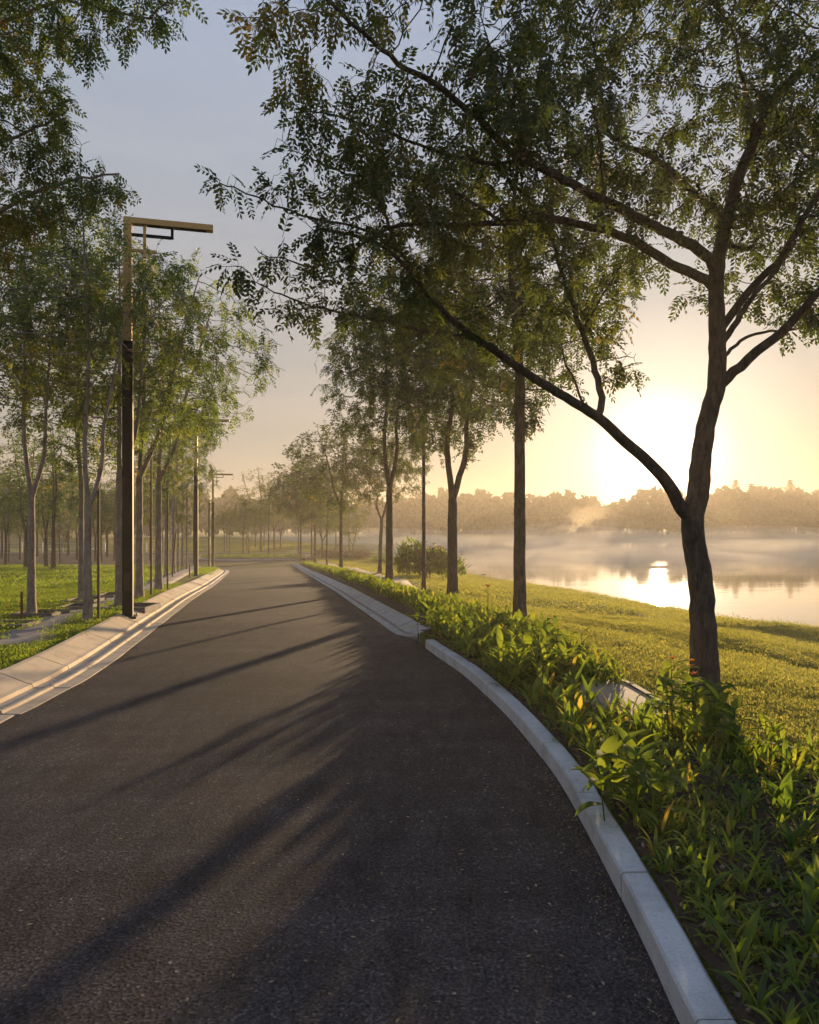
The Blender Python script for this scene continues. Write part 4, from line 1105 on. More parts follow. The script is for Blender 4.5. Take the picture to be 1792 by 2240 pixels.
# ------------------------------------------------------------------ far wood and conifers beyond the lake
rng = np.random.default_rng(99)
def blob_points(n, c, r):
    p = rng.normal(0, 1, (n, 3)); p /= np.linalg.norm(p, axis=1)[:, None]; p *= rng.random((n, 1)) ** 0.3
    return np.array(c) + p * np.array(r)
def quads_at(pos, size, flat=0.5):
    n = len(pos); a = rng.normal(0, 1, (n, 3)); a /= np.linalg.norm(a, axis=1)[:, None]; b_ = rng.normal(0, 1, (n, 3)); b_ = np.cross(a, b_); b_ /= np.linalg.norm(b_, axis=1)[:, None] + 1e-9
    s = size * rng.uniform(0.6, 1.4, (n, 1)); V = np.stack([pos + a * s, pos + b_ * s * 0.7, pos - a * s, pos - b_ * s * 0.7], 1).reshape(-1, 3)
    return V, np.arange(n * 4).reshape(-1, 4)
def broad_crown(n, H, R):
    parts = []
    k = rng.integers(7, 11)
    for q in range(k):
        a = rng.uniform(0, 6.28); t = (q + rng.random()) / k; rr = R * rng.uniform(0.2, 0.8) * (1 - 0.5 * t)
        parts.append(blob_points(n // k, (math.cos(a) * rr, math.sin(a) * rr, H * (0.16 + 0.74 * t)), (R * .45, R * .45, H * .14)))
    return np.vstack(parts)
# the wood: trees side by side on the far bank, too dense to tell apart
VV = []; FF = []; TT = []; off = 0
def wood_row(n, y0, y1, h0, h1, x0=-190, x1=230, cnt=520, size=0.62):
    global off
    for k in range(n):
        x = x0 + (x1 - x0) * (k + rng.uniform(-0.45, 0.45)) / n; y = rng.uniform(y0, y1) - 22 * float(smooth((-x - 30) / 60))
        prof = 0.70 + 0.42 * float(vnoise(x * 0.05 + 3, 0.5)) + 0.20 * float(smooth((x - 62) / 30)) + 0.1 * float(smooth((-x - 10) / 50))
        H = rng.uniform(h0, h1) * prof; R = H * rng.uniform(0.30, 0.50)
        p = broad_crown(cnt, H, R); z = float(land(x, y))
        p = p + np.array([x, y, z]); V, F = quads_at(p, size)
        VV.append(V); FF.append(F + off); off += len(V); TT.append(np.full(len(V), rng.uniform(0.1, 0.5)))
        tv, tf = tube(np.array([(x, y, z - 0.3), (x + rng.normal(0, .2), y, z + H * .5), (x, y, z + H * .75)]), np.array([.22, .16, .06]), 4)
        VV.append(tv); FF.append(tf + off); off += len(tv); TT.append(np.full(len(tv), 0.0))
wood_row(150, 204, 214, 7.5, 12.0, cnt=380, size=0.70)
wood_row(120, 215, 226, 8, 13.0, cnt=340, size=0.85)
wood_row(90, 228, 240, 8, 15.0, cnt=340, size=0.95)
wood_row(130, 197, 203, 2.5, 6.5, cnt=200, size=0.6)
M['far_leaf'] = m_leaf('far_wood_leaf', [(0, (0.02, 0.026, 0.010)), (1, (0.06, 0.065, 0.02))], [(0, (0.05, 0.06, 0.01)), (1, (0.12, 0.12, 0.02))], 0.12, 0.0)
o = obj('distant_wood', mesh_np('distant_wood', np.vstack(VV), np.vstack(FF), M['far_leaf'], {'tone': np.concatenate(TT)})); o['kind'] = 'stuff'
tag(o, 'dense misty wood lining the far bank of the lake')
def conifer(px, top_py, Y, lab):
    X = (px - 896) / FPX * Y; z = float(land(X, Y)); H = EYE + (HZ - top_py) / FPX * Y - z
    r = empty('pine_tree', (X, Y, z)); tag(r, lab, 'tree', 'conifers above the far wood')
    MB().tube([(0, 0, 0), (0, 0, H * .5), (0, 0, H)], [.28, .16, .03], 6).build('trunk', M['bark'], r)
    pos = []
    for t in np.linspace(0.42, 0.99, 16):
        for a in np.arange(0, 6.28, 0.9) + rng.uniform(0, 1):
            L_ = H * 0.17 * (1.08 - t) / 0.55 + 0.25
            for s in np.linspace(0.15, 1, 6): pos.append((math.cos(a) * L_ * s, math.sin(a) * L_ * s, H * t - 0.25 * L_ * s))
    V, F = quads_at(np.array(pos), 0.30)
    o = obj('crown', mesh_np('crown', V, F, M['far_leaf'], {'tone': np.full(len(V), 0.15)}), r)
for px, py, lab in [(1610, 1050, 'left of the two close pointed conifers above the far wood'), (1643, 1058, 'right of the two close pointed conifers above the far wood'), (1729, 1050, 'lone pointed conifer on the rising skyline at the right'), (1570, 1068, 'shorter rounded conifer left of the close pair, by the big trunk')]:
    conifer(px, py, 221, lab)
# single paler trees in front of the wood on the far bank
FB = BB
for k, (px, py, s, lab) in enumerate([(1590, 1184, 1.5, 'pale spreading tree standing in front of the far wood at the right'), (1722, 1183, 1.1, 'small tree on the far bank near the right frame edge'), (960, 1172, 1.5, 'small tree on the far bank seen between the lakeside trunks'), (1210, 1174, 1.6, 'rounded tree on the far bank right of the straight lakeside trunk')]):
    Y = 183; X = (px - 896) / FPX * Y
    plant_tree(FB, (X, Y, float(land(X, Y))), lab, group='single trees on the far bank', scale=s, rot=k * 1.3, leaf='leaf_green', parts=False)

# fence behind the left lawn
fr = empty('fence', (0, 0, 0)); tag(fr, 'low pale post and rail fence at the back of the left lawn', 'fence')
fy = 84.0; xs_ = np.arange(-52, -27, 2.4)
for x in xs_: MB().box((x, fy, float(land(x, fy)) + 0.62), (0.09, 0.09, 1.24)).build('post', M['fence_paint'], fr)
for h in (0.45, 0.85, 1.15):
    MB().box(((xs_[0] + xs_[-1]) / 2, fy + 0.07, float(land(-40, fy)) + h), (xs_[-1] - xs_[0], 0.04, 0.05)).build('rail', M['fence_paint'], fr)

# ------------------------------------------------------------------ stakes and earth boxes on the left verge
def stake(px, py, h, w, mat, lab, lean=0.0, name='wooden_stake', cat='stake'):
    p = G(px, py); pts = [(0, 0, -0.05), (lean * 0.5, 0, h * 0.5), (lean, 0, h)]
    b_ = MB(); b_.tube(pts, [w, w * 0.95, w * 0.8], 6); o = b_.build(name, mat); o.location = p
    tag(o, lab, cat, 'stakes on the left verge')
stake(216, 1361, 2.42, 0.024, M['wood_stake'], 'tall thin wooden stake between the forked tree and the nearest lamp')
stake(331, 1305, 3.6, 0.028, M['wood_stake'], 'tall thin stake right of the nearest lamp, in front of the stout trunk')
stake(367, 1291, 2.6, 0.026, M['wood_stake'], 'thin stake beside the footpath, right of the stout dark trunk')
stake(408, 1246, 5.2, 0.045, M['wood_stake'], 'slender stake left of the second lamp', 0.05)
stake(377, 1263, 1.9, 0.03, M['rust'], 'short dark slanting stake by the slim grey trunks', 0.15)
stake(415, 1263, 0.5, 0.03, M['rust'], 'knee-high dark peg beside the second lamp')
stake(47.5, 1357, 0.46, 0.021, M['rust'], 'short rusty stake standing in the left lawn')
stake(722, 1262, 0.35, 0.03, M['rust'], 'small dark peg by the lakeside footpath')
def edging_box(px0, px1, py, d, lab):
    a = G(px0, py); c = G(px1, py); mid = (a + c) / 2; w = (c - a).length
    r = empty('tree_pit', mid); tag(r, lab, 'tree pit', 'earth boxes round the left trees')
    for nm, cc, sz in (('edge_board', (0, 0, 0.02), (w, 0.04, 0.11)), ('edge_board', (0, d, 0.02), (w, 0.04, 0.11)), ('edge_board', (-w / 2 + .02, d / 2, 0.02), (0.04, d - .045, 0.105)), ('edge_board', (w / 2 - .02, d / 2, 0.02), (0.04, d - .045, 0.105))):
        MB().box(cc, sz, 0, 0.004).build(nm, M['edging'], r)
    MB().box((0, d / 2, 0.0), (w - 0.09, d - 0.05, 0.08)).build('soil_fill', M['soil'], r)
edging_box(-40, 50, 1378, 0.5, 'concrete edged strip at the left frame edge of the lawn')
edging_box(24, 115, 1352, 0.6, 'earth box around the rim-lit trunk')
edging_box(122, 182, 1336, 0.7, 'concrete edged box below the smooth trunk, left of the footpath')
edging_box(132, 196, 1322, 0.8, 'earth box behind the forked tree')
edging_box(222, 318, 1338, 0.8, 'earth box between the speckled trunk and the kerb, behind the nearest lamp')
edging_box(204, 250, 1310, 0.8, 'narrow concrete edge beyond the footpath, left of the nearest lamp')

# ------------------------------------------------------------------ grass
def grass_tuft(n, h, spread, w, seed, lean=0.5):
    r_ = np.random.default_rng(seed); V = []; F = []; T = []
    for k in range(n):
        a = r_.uniform(0, 6.28); rr = spread * math.sqrt(r_.random()); b0 = np.array([math.cos(a) * rr, math.sin(a) * rr, -0.004])
        hh = h * r_.uniform(0.5, 1.2); az = r_.uniform(0, 6.28); ln = hh * lean * r_.uniform(0.2, 1.4); d = np.array([math.cos(az), math.sin(az), 0]); sdv = np.array([-d[1], d[0], 0]) * w * r_.uniform(0.7, 1.3)
        n0 = len(V); V += [b0 - sdv, b0 + sdv, b0 + d * ln * 0.35 + np.array([0, 0, hh * 0.62]) + sdv * 0.7, b0 + d * ln * 0.35 + np.array([0, 0, hh * 0.62]) - sdv * 0.7, b0 + d * ln + np.array([0, 0, hh])]
        F += [(n0, n0 + 1, n0 + 2, n0 + 3), (n0 + 3, n0 + 2, n0 + 4)]; T += [r_.uniform(0.15, 0.8)] * 5
    return V, F, T
def tuft_col(name, specs, mat):
    c = bpy.data.collections.new(name)
    for k, sp in enumerate(specs):
        V, F, T = sp; me = mesh_np('tuft', np.array(V), F, mat, {'tone': T}); c.objects.link(bpy.data.objects.new('tuft', me))
    return c
def scatter(name, pts, rot, scl, col, mat=None):
    me = bpy.data.meshes.new(name); pts = np.asarray(pts, np.float32)
    me.vertices.add(len(pts)); me.vertices.foreach_set('co', pts.ravel())
    a = me.attributes.new('rot', 'FLOAT_VECTOR', 'POINT'); a.data.foreach_set('vector', np.asarray(rot, np.float32).ravel())
    a = me.attributes.new('scl', 'FLOAT', 'POINT'); a.data.foreach_set('value', np.asarray(scl, np.float32))
    a = me.attributes.new('idx', 'INT', 'POINT'); a.data.foreach_set('value', rng.integers(0, 100, len(pts)).astype(np.int32))
    o = obj(name, me); o['kind'] = 'stuff'
    ng = bpy.data.node_groups.new(name, 'GeometryNodeTree')
    ng.interface.new_socket('Geometry', in_out='INPUT', socket_type='NodeSocketGeometry'); ng.interface.new_socket('Geometry', in_out='OUTPUT', socket_type='NodeSocketGeometry')
    N = ng.nodes.new; gi = N('NodeGroupInput'); go = N('NodeGroupOutput'); ip = N('GeometryNodeInstanceOnPoints'); ci = N('GeometryNodeCollectionInfo')
    ci.inputs['Collection'].default_value = col; ci.inputs['Separate Children'].default_value = True; ci.inputs['Reset Children'].default_value = True
    def attr(nm, ty):
        x = N('GeometryNodeInputNamedAttribute'); x.data_type = ty; x.inputs['Name'].default_value = nm; return x.outputs['Attribute']
    l = ng.links.new
    l(gi.outputs[0], ip.inputs['Points']); l(ci.outputs[0], ip.inputs['Instance']); ip.inputs['Pick Instance'].default_value = True
    l(attr('idx', 'INT'), ip.inputs['Instance Index'])
    er = N('FunctionNodeEulerToRotation'); l(attr('rot', 'FLOAT_VECTOR'), er.inputs[0]); l(er.outputs[0], ip.inputs['Rotation'])
    l(attr('scl', 'FLOAT'), ip.inputs['Scale']); l(ip.outputs[0], go.inputs[0])
    md = o.modifiers.new('scatter', 'NODES'); md.node_group = ng
    return o
rng = np.random.default_rng(5)
TUFT = tuft_col('lawn_tufts', [grass_tuft(80, 0.019, 0.20, 0.0034, s, 1.0) for s in range(6)], M['grass'])
TUFT2 = tuft_col('lawn_tufts_far', [grass_tuft(70, 0.030, 0.46, 0.010, 20 + s, 0.9) for s in range(5)], M['grass'])
TUFTL = tuft_col('left_tufts', [grass_tuft(80, 0.019, 0.20, 0.0034, s, 1.0) for s in range(6)], M['grass_green'])
TUFTL2 = tuft_col('left_tufts_far', [grass_tuft(70, 0.030, 0.46, 0.010, 20 + s, 0.9) for s in range(5)], M['grass_green'])
TALL = tuft_col('tall_tufts', [grass_tuft(70, 0.30, 0.12, 0.004, 40 + s, 0.6) for s in range(4)], M['grass'])
def lawn_points(n, y0, y1, fx0, fx1, power=1.0):
    y = y0 + (y1 - y0) * rng.random(n) ** power; a = fx0(y); c = fx1(y); x = a + (c - a) * rng.random(n)
    return x, y
def in_view(x, y, m=0.04): return (np.abs(x) < (0.5635 + m) * y + 0.3)
pth = dense(path_l, 10); pthr = dense(path_r, 10)
def off_path(x, y, P, w):
    d = np.full(len(x), 1e9)
    for s in range(0, len(P), 4): d = np.minimum(d, (x - P[s, 0]) ** 2 + (y - P[s, 1]) ** 2)
    P2 = P[2::4]
    for s in range(len(P2)): d = np.minimum(d, (x - P2[s, 0]) ** 2 + (y - P2[s, 1]) ** 2)
    return d > w * w
def off_ribbon(x, y, P, w):
    """distance to a polyline by segments"""
    d = np.full(len(x), 1e9)
    for i in range(0, len(P) - 1, 2):
        a = P[i]; b_ = P[min(i + 2, len(P) - 1)]; ab = b_ - a; t = np.clip(((x - a[0]) * ab[0] + (y - a[1]) * ab[1]) / (ab @ ab + 1e-9), 0, 1)
        d = np.minimum(d, (x - a[0] - t * ab[0]) ** 2 + (y - a[1] - t * ab[1]) ** 2)
    return d > w * w
def make_lawn(name, x, y, keep, col, s0, s1):
    x, y = x[keep], y[keep]; z = land(x, y)
    patch = vnoise(x * 1.1 + 7, y * 1.1); 
    k = rng.random(len(x)) < 0.72 + 0.5 * (patch - 0.3)
    x, y, z, patch = x[k], y[k], z[k], patch[k]
    n = len(x); rot = np.stack([rng.normal(0, .12, n), rng.normal(0, .12, n), rng.uniform(0, 6.28, n)], 1)
    scatter(name, np.stack([x, y, z], 1), rot, (s0 + (s1 - s0) * rng.random(n)) * (0.7 + 0.6 * patch), col)
    print(name, n)
# left lawn
x, y = lawn_points(26000, 5.5, 22, lambda y: np.maximum(-0.6 * y - 1, -14), lambda y: xl(y) - 0.93, 0.9)
make_lawn('lawn_grass', x, y, in_view(x, y) & off_ribbon(x, y, pth, 0.36), TUFTL, 0.8, 1.5)
x, y = lawn_points(26000, 20, 56, lambda y: np.maximum(-0.6 * y - 1, -34), lambda y: xl(y) - 1.1, 0.9)
make_lawn('lawn_grass', x, y, in_view(x, y) & off_ribbon(x, y, pth, 0.95), TUFTL2, 0.8, 1.5)
# right lawn
x, y = lawn_points(30000, 4.2, 18, lambda y: xe(y) + 0.05, lambda y: np.minimum(0.6 * y + 1, xs(y) - 0.05), 0.9)
make_lawn('lawn_grass', x, y, in_view(x, y), TUFT, 0.8, 1.5)
x, y = lawn_points(20000, 17, 80, lambda y: np.where(y < 60, xe(y) + 0.1, -9), lambda y: np.minimum(0.6 * y + 1, xs(y) - 0.05), 1.1)
make_lawn('lawn_grass', x, y, in_view(x, y) & off_ribbon(x, y, pthr, 0.72), TUFT2, 0.7, 1.3)
# lawns behind the roundabout
x, y = lawn_points(9000, 85, 135, lambda y: -0.42 * y, lambda y: np.minimum(0.02 * y, xs(y)), 1.1)
make_lawn('lawn_grass', x, y, in_view(x, y), TUFT2, 1.6, 2.6)
# tall fine grass along the outer edge of the bed
pts = []
for k in range(700):
    t = rng.random(); y = 7.6 + 6.6 * t ** 0.8; x = float(xe(y)) + rng.normal(-0.12, 0.15); pts.append((x, y, float(land(x, y))))
pts = np.array(pts); n = len(pts)
scatter('tall_grass', pts, np.stack([rng.normal(0, .1, n), rng.normal(0, .1, n), rng.uniform(0, 6.28, n)], 1), rng.uniform(0.4, 0.85, n), TALL)

# ------------------------------------------------------------------ plants of the bed
def lance(L, w, curl, seg=6, fold=0.25, tone=0.5, fat=0.42):
    """a leaf rising along +Z from the origin and bending towards +X; returns verts, faces, tones"""
    V = []; F = []; ang = 0.12; p = np.array([0.0, 0, 0]); 
    for i in range(seg + 1):
        t = i / seg; ww = w * (math.sin(math.pi * min(1, (t * 0.92 + 0.08)) ** 0.85) ** 0.8 if t < 1 else 0.0) * (1.0 if t > 0.05 else 0.5)
        nrm = np.array([-math.cos(ang), 0, math.sin(ang)])
        V += [p + np.array([0, ww / 2, 0]) + nrm * fold * ww * 0.5, p.copy(), p + np.array([0, -ww / 2, 0]) + nrm * fold * ww * 0.5]
        ang += curl / seg * (0.4 + 1.2 * t); p = p + np.array([math.sin(ang), 0, math.cos(ang)]) * L / seg
    for i in range(seg):
        a = i * 3; F += [(a, a + 1, a + 4, a + 3), (a + 1, a + 2, a + 5, a + 4)]
    T = [tone + (0.12 if (k % 3) != 1 else -0.05) for k in range(len(V))]
    return np.array(V), F, T
LEAVES = {}
for tn in (0.2, 0.35, 0.55, 0.72, 0.88):
    LEAVES[tn] = [mesh_np('leaf', *(lambda q: (q[0], q[1]))(lance(1.0, w, c, 6, 0.3, tn)), M['plant'], {'tone': lance(1.0, w, c, 6, .3, tn)[2]}, smooth=True)
                  for (w, c) in ((0.12, 0.5), (0.145, 0.9), (0.18, 1.3), (0.13, 1.7), (0.16, 0.25))]
YELLOW = mesh_np('leaf', *lance(1.0, 0.30, 0.4, 6, .3, .97)[:2], M['plant'], {'tone': np.full(21, 0.93)}, smooth=True)
BROAD = [mesh_np('leaf', *lance(1.0, w, c, 8, .25, .5)[:2], M['plant'], {'tone': np.full(27, tn)}, smooth=True) for (w, c, tn) in ((0.27, 1.1, 0.4), (0.31, 0.8, 0.55), (0.25, 1.5, 0.35), (0.30, 0.6, 0.7))]
STEM = MB().tube([(0, 0, -0.03), (0.01, 0, 0.5), (0, 0.01, 1.0)], [0.016, 0.012, 0.006], 5)
stem_me = bpy.data.meshes.new('stem'); stem_me.from_pydata(STEM.v, [], STEM.f); stem_me.materials.append(M['plant']); stem_me.attributes.new('tone', 'FLOAT', 'POINT').data.foreach_set('value', np.full(len(STEM.v), 0.3)); stem_me.update()
PR = random.Random(11)
def put_leaf(me, root, loc, az, tilt, size, wide=1.0, name='leaf'):
    o = bpy.data.objects.new(name, me); COL.objects.link(o); o.parent = root
    o.matrix_local = Matrix.Translation(loc) @ Matrix.Rotation(az, 4, 'Z') @ Matrix.Rotation(tilt, 4, 'Y') @ Matrix.Diagonal((size, size * wide, size, 1))
    return o
def bed_plant(x, y, kind, label, group):
    z = float(land(x, y)) + 0.01
    if x > 1.45 and 5.2 < y < 7.3 and x < 2.5: kind = 'shoot'
    r = empty('bed_plant', (x, y, z)); tag(r, label, 'plant', group)
    tn = PR.choice((0.2, 0.35, 0.35, 0.55, 0.55, 0.72)); LM = LEAVES[tn] * 3 + LEAVES[0.88][:1] + LEAVES[0.35]
    if kind == 'shoot':
        n = PR.randint(4, 7); h = PR.uniform(0.12, 0.23)
        for k in range(n):
            put_leaf(PR.choice(LM), r, Vector((PR.uniform(-.015, .015), PR.uniform(-.015, .015), 0.03)), k * 2.4 + PR.uniform(-.4, .4), PR.uniform(0.05, 0.55), h * PR.uniform(0.55, 1.1), PR.uniform(0.7, 1.15))
    elif kind == 'clump':
        n = PR.randint(8, 12); h = PR.uniform(0.20, 0.32)
        for k in range(n):
            put_leaf(PR.choice(LM), r, Vector((PR.uniform(-.05, .05), PR.uniform(-.05, .05), PR.uniform(0.0, 0.14))), k * 2.4 + PR.uniform(-.4, .4), PR.uniform(0.1, 0.75), h * PR.uniform(0.55, 1.05), PR.uniform(0.8, 1.3))
    elif kind == 'tall':
        st = PR.randint(2, 4)
        for q in range(st):
            bx, by = PR.uniform(-.09, .09), PR.uniform(-.09, .09); H = PR.uniform(0.20, 0.36)
            s = put_leaf(stem_me, r, Vector((bx, by, 0)), 0, PR.uniform(-.08, .08), H, 1, 'stem')
            for k in range(PR.randint(5, 7)):
                t = 0.25 + 0.75 * k / 6
                put_leaf(PR.choice(BROAD), r, Vector((bx, by, H * t)), k * 2.4 + PR.uniform(-.5, .5), PR.uniform(0.3, 1.0) * (1.25 - t * 0.7), PR.uniform(0.12, 0.21), PR.uniform(0.8, 1.1))
    return r
# choose the plant sites: spaced apart, thickening away from the camera
sites = []
def try_site(x, y, dmin, ring=None):
    for (a, b_, _) in sites:
        if (a - x) ** 2 + (b_ - y) ** 2 < dmin * dmin: return False
    return True
prs = random.Random(3)
tries = 0
TRUNK = (2.757, 6.8)
slab_c = (float(cen.x), float(cen.y))
def free(x, y):
    if (x - TRUNK[0]) ** 2 + (y - TRUNK[1]) ** 2 < 0.04: return False
    if abs(x - slab_c[0]) < 0.36 and abs(y - slab_c[1] - 0.02) < 0.30: return False
    return True
while len(sites) < 296 and tries < 60000:
    tries += 1
    y = 1.9 + 8.0 * prs.random() ** 0.95; a = float(xr(y)) + 0.17; c = float(xe(y)) - 0.06
    if c <= a: continue
    x = a + (c - a) * prs.random()
    if abs(x) > 0.6 * y + 0.3 or not free(x, y): continue
    dm = float(np.interp(y, [2, 4.6, 5.4, 7, 9, 12], [0.135, 0.14, 0.145, 0.16, 0.19, 0.22]))
    if try_site(x, y, dm):
        sites.append((x, y, 0))
print('sites', len(sites), tries)
LM_PX = [('the nearest kerb joint', (0.95, 3.4)), ('the second kerb joint', (0.93, 4.3)), ('the kerb-overhanging plant', (1.35, 3.9)), ('the bottom right corner', (1.9, 2.6)), ('the big trunk', (2.75, 6.6)), ('the worn slab', slab_c),
         ('the concrete edging', (3.2, 5.6)), ('the orange-yellow leaf', (1.3, 5.6)), ('the tall bright plant', (1.25, 7.0)), ('the meeting of the two kerbs', (0.35, 9.9)), ('the right frame edge', (2.35, 3.9)), ('the straight lakeside trunk', (2.0, 10.5)), ('the red flower stem', (1.2, 10.5)), ('the low-forked tree', (1.0, 12.0)), ('the low hedge', (0.3, 12.0))]
DIRS = ['right of', 'behind', 'left of', 'in front of']
used = {}
def where(x, y):
    nm, (a, c) = min(LM_PX, key=lambda q: (q[1][0] - x) ** 2 + (q[1][1] - y) ** 2)
    d = math.hypot(x - a, y - c); k = int(((math.degrees(math.atan2(y - c, x - a)) + 45) % 360) // 90)
    near = 'close' if d < 0.35 else ('a step' if d < 0.8 else 'well')
    return f'{near} {DIRS[k]} {nm}'
NMS = {'shoot': ['green shoot', 'little pointed-leaf seedling', 'low spiky sprout'], 'clump': ['leafy clump', 'arching leafy tuft', 'bushy young plant'], 'tall': ['taller stemmed plant', 'upright broad-leaved plant', 'tall leafy stems']}
for (x, y, _) in sorted(sites, key=lambda q: (q[1], q[0])):
    if y < 4.75: kind = 'shoot' if PR.random() < 0.95 else 'clump'
    elif y < 6.2: kind = PR.choice(['shoot', 'clump', 'shoot', 'clump', 'clump'])
    else: kind = PR.choice(['clump', 'clump', 'tall', 'tall', 'shoot'])
    if x > 1.45 and 5.2 < y < 7.3 and x < 2.5: kind = 'shoot'
    w = where(x, y); nm = NMS[kind][0]; key = nm + w; used[key] = used.get(key, 0) + 1
    row = ['', ', next back', ', third back', ', fourth back', ', fifth back', ', sixth back', ', seventh back', ', eighth back', ', ninth back', ', tenth back', ', eleventh back', ', twelfth back'][min(used[key] - 1, 11)]
    bed_plant(x, y, kind, f'{nm} {w}{row}', 'leafy plants in the roadside bed')
# the broad-leaved plant that leans over the kerb
def broad_plant(px, py, stems, H, lab, spread=0.16, leaf=(0.2, 0.3), flowers=0, n=8, name='broadleaf_plant', Y=None):
    p = G(px, py); r = empty(name, p); tag(r, lab, 'plant')
    for q in range(stems):
        a = q * 2.4; rr = spread * math.sqrt((q + 0.3) / stems); bx, by = math.cos(a) * rr, math.sin(a) * rr; h = H * PR.uniform(0.7, 1.0)
        put_leaf(stem_me, r, Vector((bx, by, 0)), a, PR.uniform(0, .15), h, 1, 'stem')
        for k in range(n):
            t = 0.35 + 0.65 * (k / (n - 1)) ** 0.7
            put_leaf(PR.choice(BROAD), r, Vector((bx * (1 + .15 * t), by * (1 + .15 * t), h * t)), k * 2.4 + PR.uniform(-.4, .4) + a, PR.uniform(0.6, 1.15) * (1.35 - t * 0.55), PR.uniform(*leaf), PR.uniform(0.75, 1.0))
        if q < flowers:
            s = h * 1.25
            put_leaf(stem_me, r, Vector((bx, by, h * 0.8)), a, 0.05, s * 0.45, 0.6, 'stem')
            for k in range(5):
                o = put_leaf(FLOWER, r, Vector((bx, by, h * 0.8 + s * 0.42)), k * 1.26, 0.35 + 0.2 * k % 0.5, 0.04, 1.0, 'petal')
    return r
FLOWER = mesh_np('petal', *lance(1.0, 0.5, 0.6, 4, .3, .5)[:2], M['flower'], {'tone': np.full(15, 0.5)}, smooth=True)
broad_plant(1375, 1800, 6, 0.38, 'big broad-leaved plant spilling over the grey kerb in the foreground', 0.15, (0.17, 0.27), 0, 8)
broad_plant(1500, 1625, 9, 0.44, 'tall dark clump with orange flowers at the foot of the big tree', 0.24, (0.17, 0.26), 4, 8)
broad_plant(1585, 1660, 5, 0.32, 'low broad-leaved clump right of the big trunk beside the edging', 0.2, (0.14, 0.22), 0, 6)
broad_plant(1180, 1500, 6, 0.46, 'tall bright plant with upright yellow-green leaves halfway along the kerb', 0.22, (0.2, 0.28), 0, 7)
broad_plant(950, 1395, 7, 0.40, 'dense dark clump where the two grey kerbs meet', 0.28, (0.18, 0.26), 0, 7)
# single flower stem and yellow leaves
p = G(1065, 1372); fl = empty('flower_stem', p); tag(fl, 'single red flower on a tall thin stem above the bed, left of the straight trunk', 'flower')
put_leaf(stem_me, fl, Vector((0, 0, 0)), 0, 0.03, 0.62, 0.5, 'stem')
for k in range(6): put_leaf(FLOWER, fl, Vector((0.018, 0, 0.60)), k * 1.05, 0.4 + 0.3 * (k % 3), 0.075, 1.3, 'petal')
for k in range(3): put_leaf(LEAVES[0.55][k], fl, Vector((0, 0, 0.12)), k * 2.1, 0.4, 0.22, 1.0)
for k, (px, py, lab) in enumerate([(1268, 1610, 'single broad orange-yellow leaf standing up left of the worn slab'), (1172, 1520, 'upright pale yellow-green leaf above the tall bright plant'), (1290, 1635, 'smaller yellow leaf standing in front of the worn slab')]):
    p = G(px, py); r = empty('yellowing_plant', p); tag(r, lab, 'plant')
    h = (0.20, 0.34, 0.14)[k]
    put_leaf(stem_me, r, Vector((0, 0, 0)), 0, 0.0, h, 1, 'stem'); put_leaf(YELLOW, r, Vector((0, 0, h * 0.8)), k * 2.0 + 1, 0.05, (0.13, 0.17, 0.09)[k], 1.0)
    for q in range(3): put_leaf(LEAVES[0.55][q], r, Vector((0, 0, 0.03)), q * 2.1, 0.5, 0.2, 1.0)

# the low hedge further off: one mass of small leafy shoots
def leafy_mass(name, pts, size, n_per, mat, tone, kind='stuff', parent=None, h=0.30, wide=0.2, jit=0.09):
    tv = []; T5 = []
    for s in range(4):
        V, F, _ = lance(1.0, wide, 0.5 + s * 0.4, 3, .3, .5); T5.append((V, np.array(F)))
    P_ = np.repeat(np.array(pts), n_per, 0); n = len(P_); P_[:, :2] += rng.normal(0, jit, (n, 2)); P_[:, 2] += rng.random(n) * h * 0.6
    az = rng.uniform(0, 6.28, n); tl = rng.uniform(0.05, 1.0, n); sz = size * rng.uniform(0.6, 1.2, n)
    ca, sa, ct, st = np.cos(az), np.sin(az), np.cos(tl), np.sin(tl)
    R = np.empty((n, 3, 3)); R[:, 0, 0] = ca * ct; R[:, 0, 1] = -sa; R[:, 0, 2] = ca * st; R[:, 1, 0] = sa * ct; R[:, 1, 1] = ca; R[:, 1, 2] = sa * st; R[:, 2, 0] = -st; R[:, 2, 1] = 0; R[:, 2, 2] = ct
    which = rng.integers(0, 4, n); VV, FF, TT = [], [], []; o_ = 0
    tn = np.clip(tone + rng.normal(0, 0.13, n), 0, 0.86)
    for k in range(4):
        m = which == k; c = m.sum(); v = np.einsum('nij,vj->nvi', R[m], T5[k][0]) * sz[m][:, None, None] + P_[m][:, None, :]
        VV.append(v.reshape(-1, 3)); FF.append((T5[k][1][None] + (np.arange(c) * len(T5[k][0]))[:, None, None] + o_).reshape(-1, 4)); o_ += c * len(T5[k][0]); TT.append(np.repeat(tn[m], len(T5[k][0])))
    o = obj(name, mesh_np(name, np.vstack(VV), np.vstack(FF), mat, {'tone': np.concatenate(TT)}), parent)
    if kind: o['kind'] = kind
    return o
pts = []
while len(pts) < 1700:
    y = 6.6 + 53 * rng.random() ** 1.25; a = float(xr(y)) + (0.22 if y < 10.5 else 0.9); c = float(xe(y))
    c = max(c, a + 0.5); c = min(c, a + 1.5)
    x = a + (c - a) * rng.random(); pts.append((x, y, float(land(x, y))))
leafy_mass('low_hedge', pts, 0.185, 16, M['plant'], 0.55)
pts = []
while len(pts) < 240:
    a = rng.uniform(0, 6.28); q = math.sqrt(rng.random()); pts.append((IC[0] + 5.0 * q * math.cos(a), IC[1] + 3.0 * q * math.sin(a), Z0 + 0.16))
leafy_mass('ground_cover', pts, 0.30, 6, M['plant'], 0.35, 'stuff', isl)
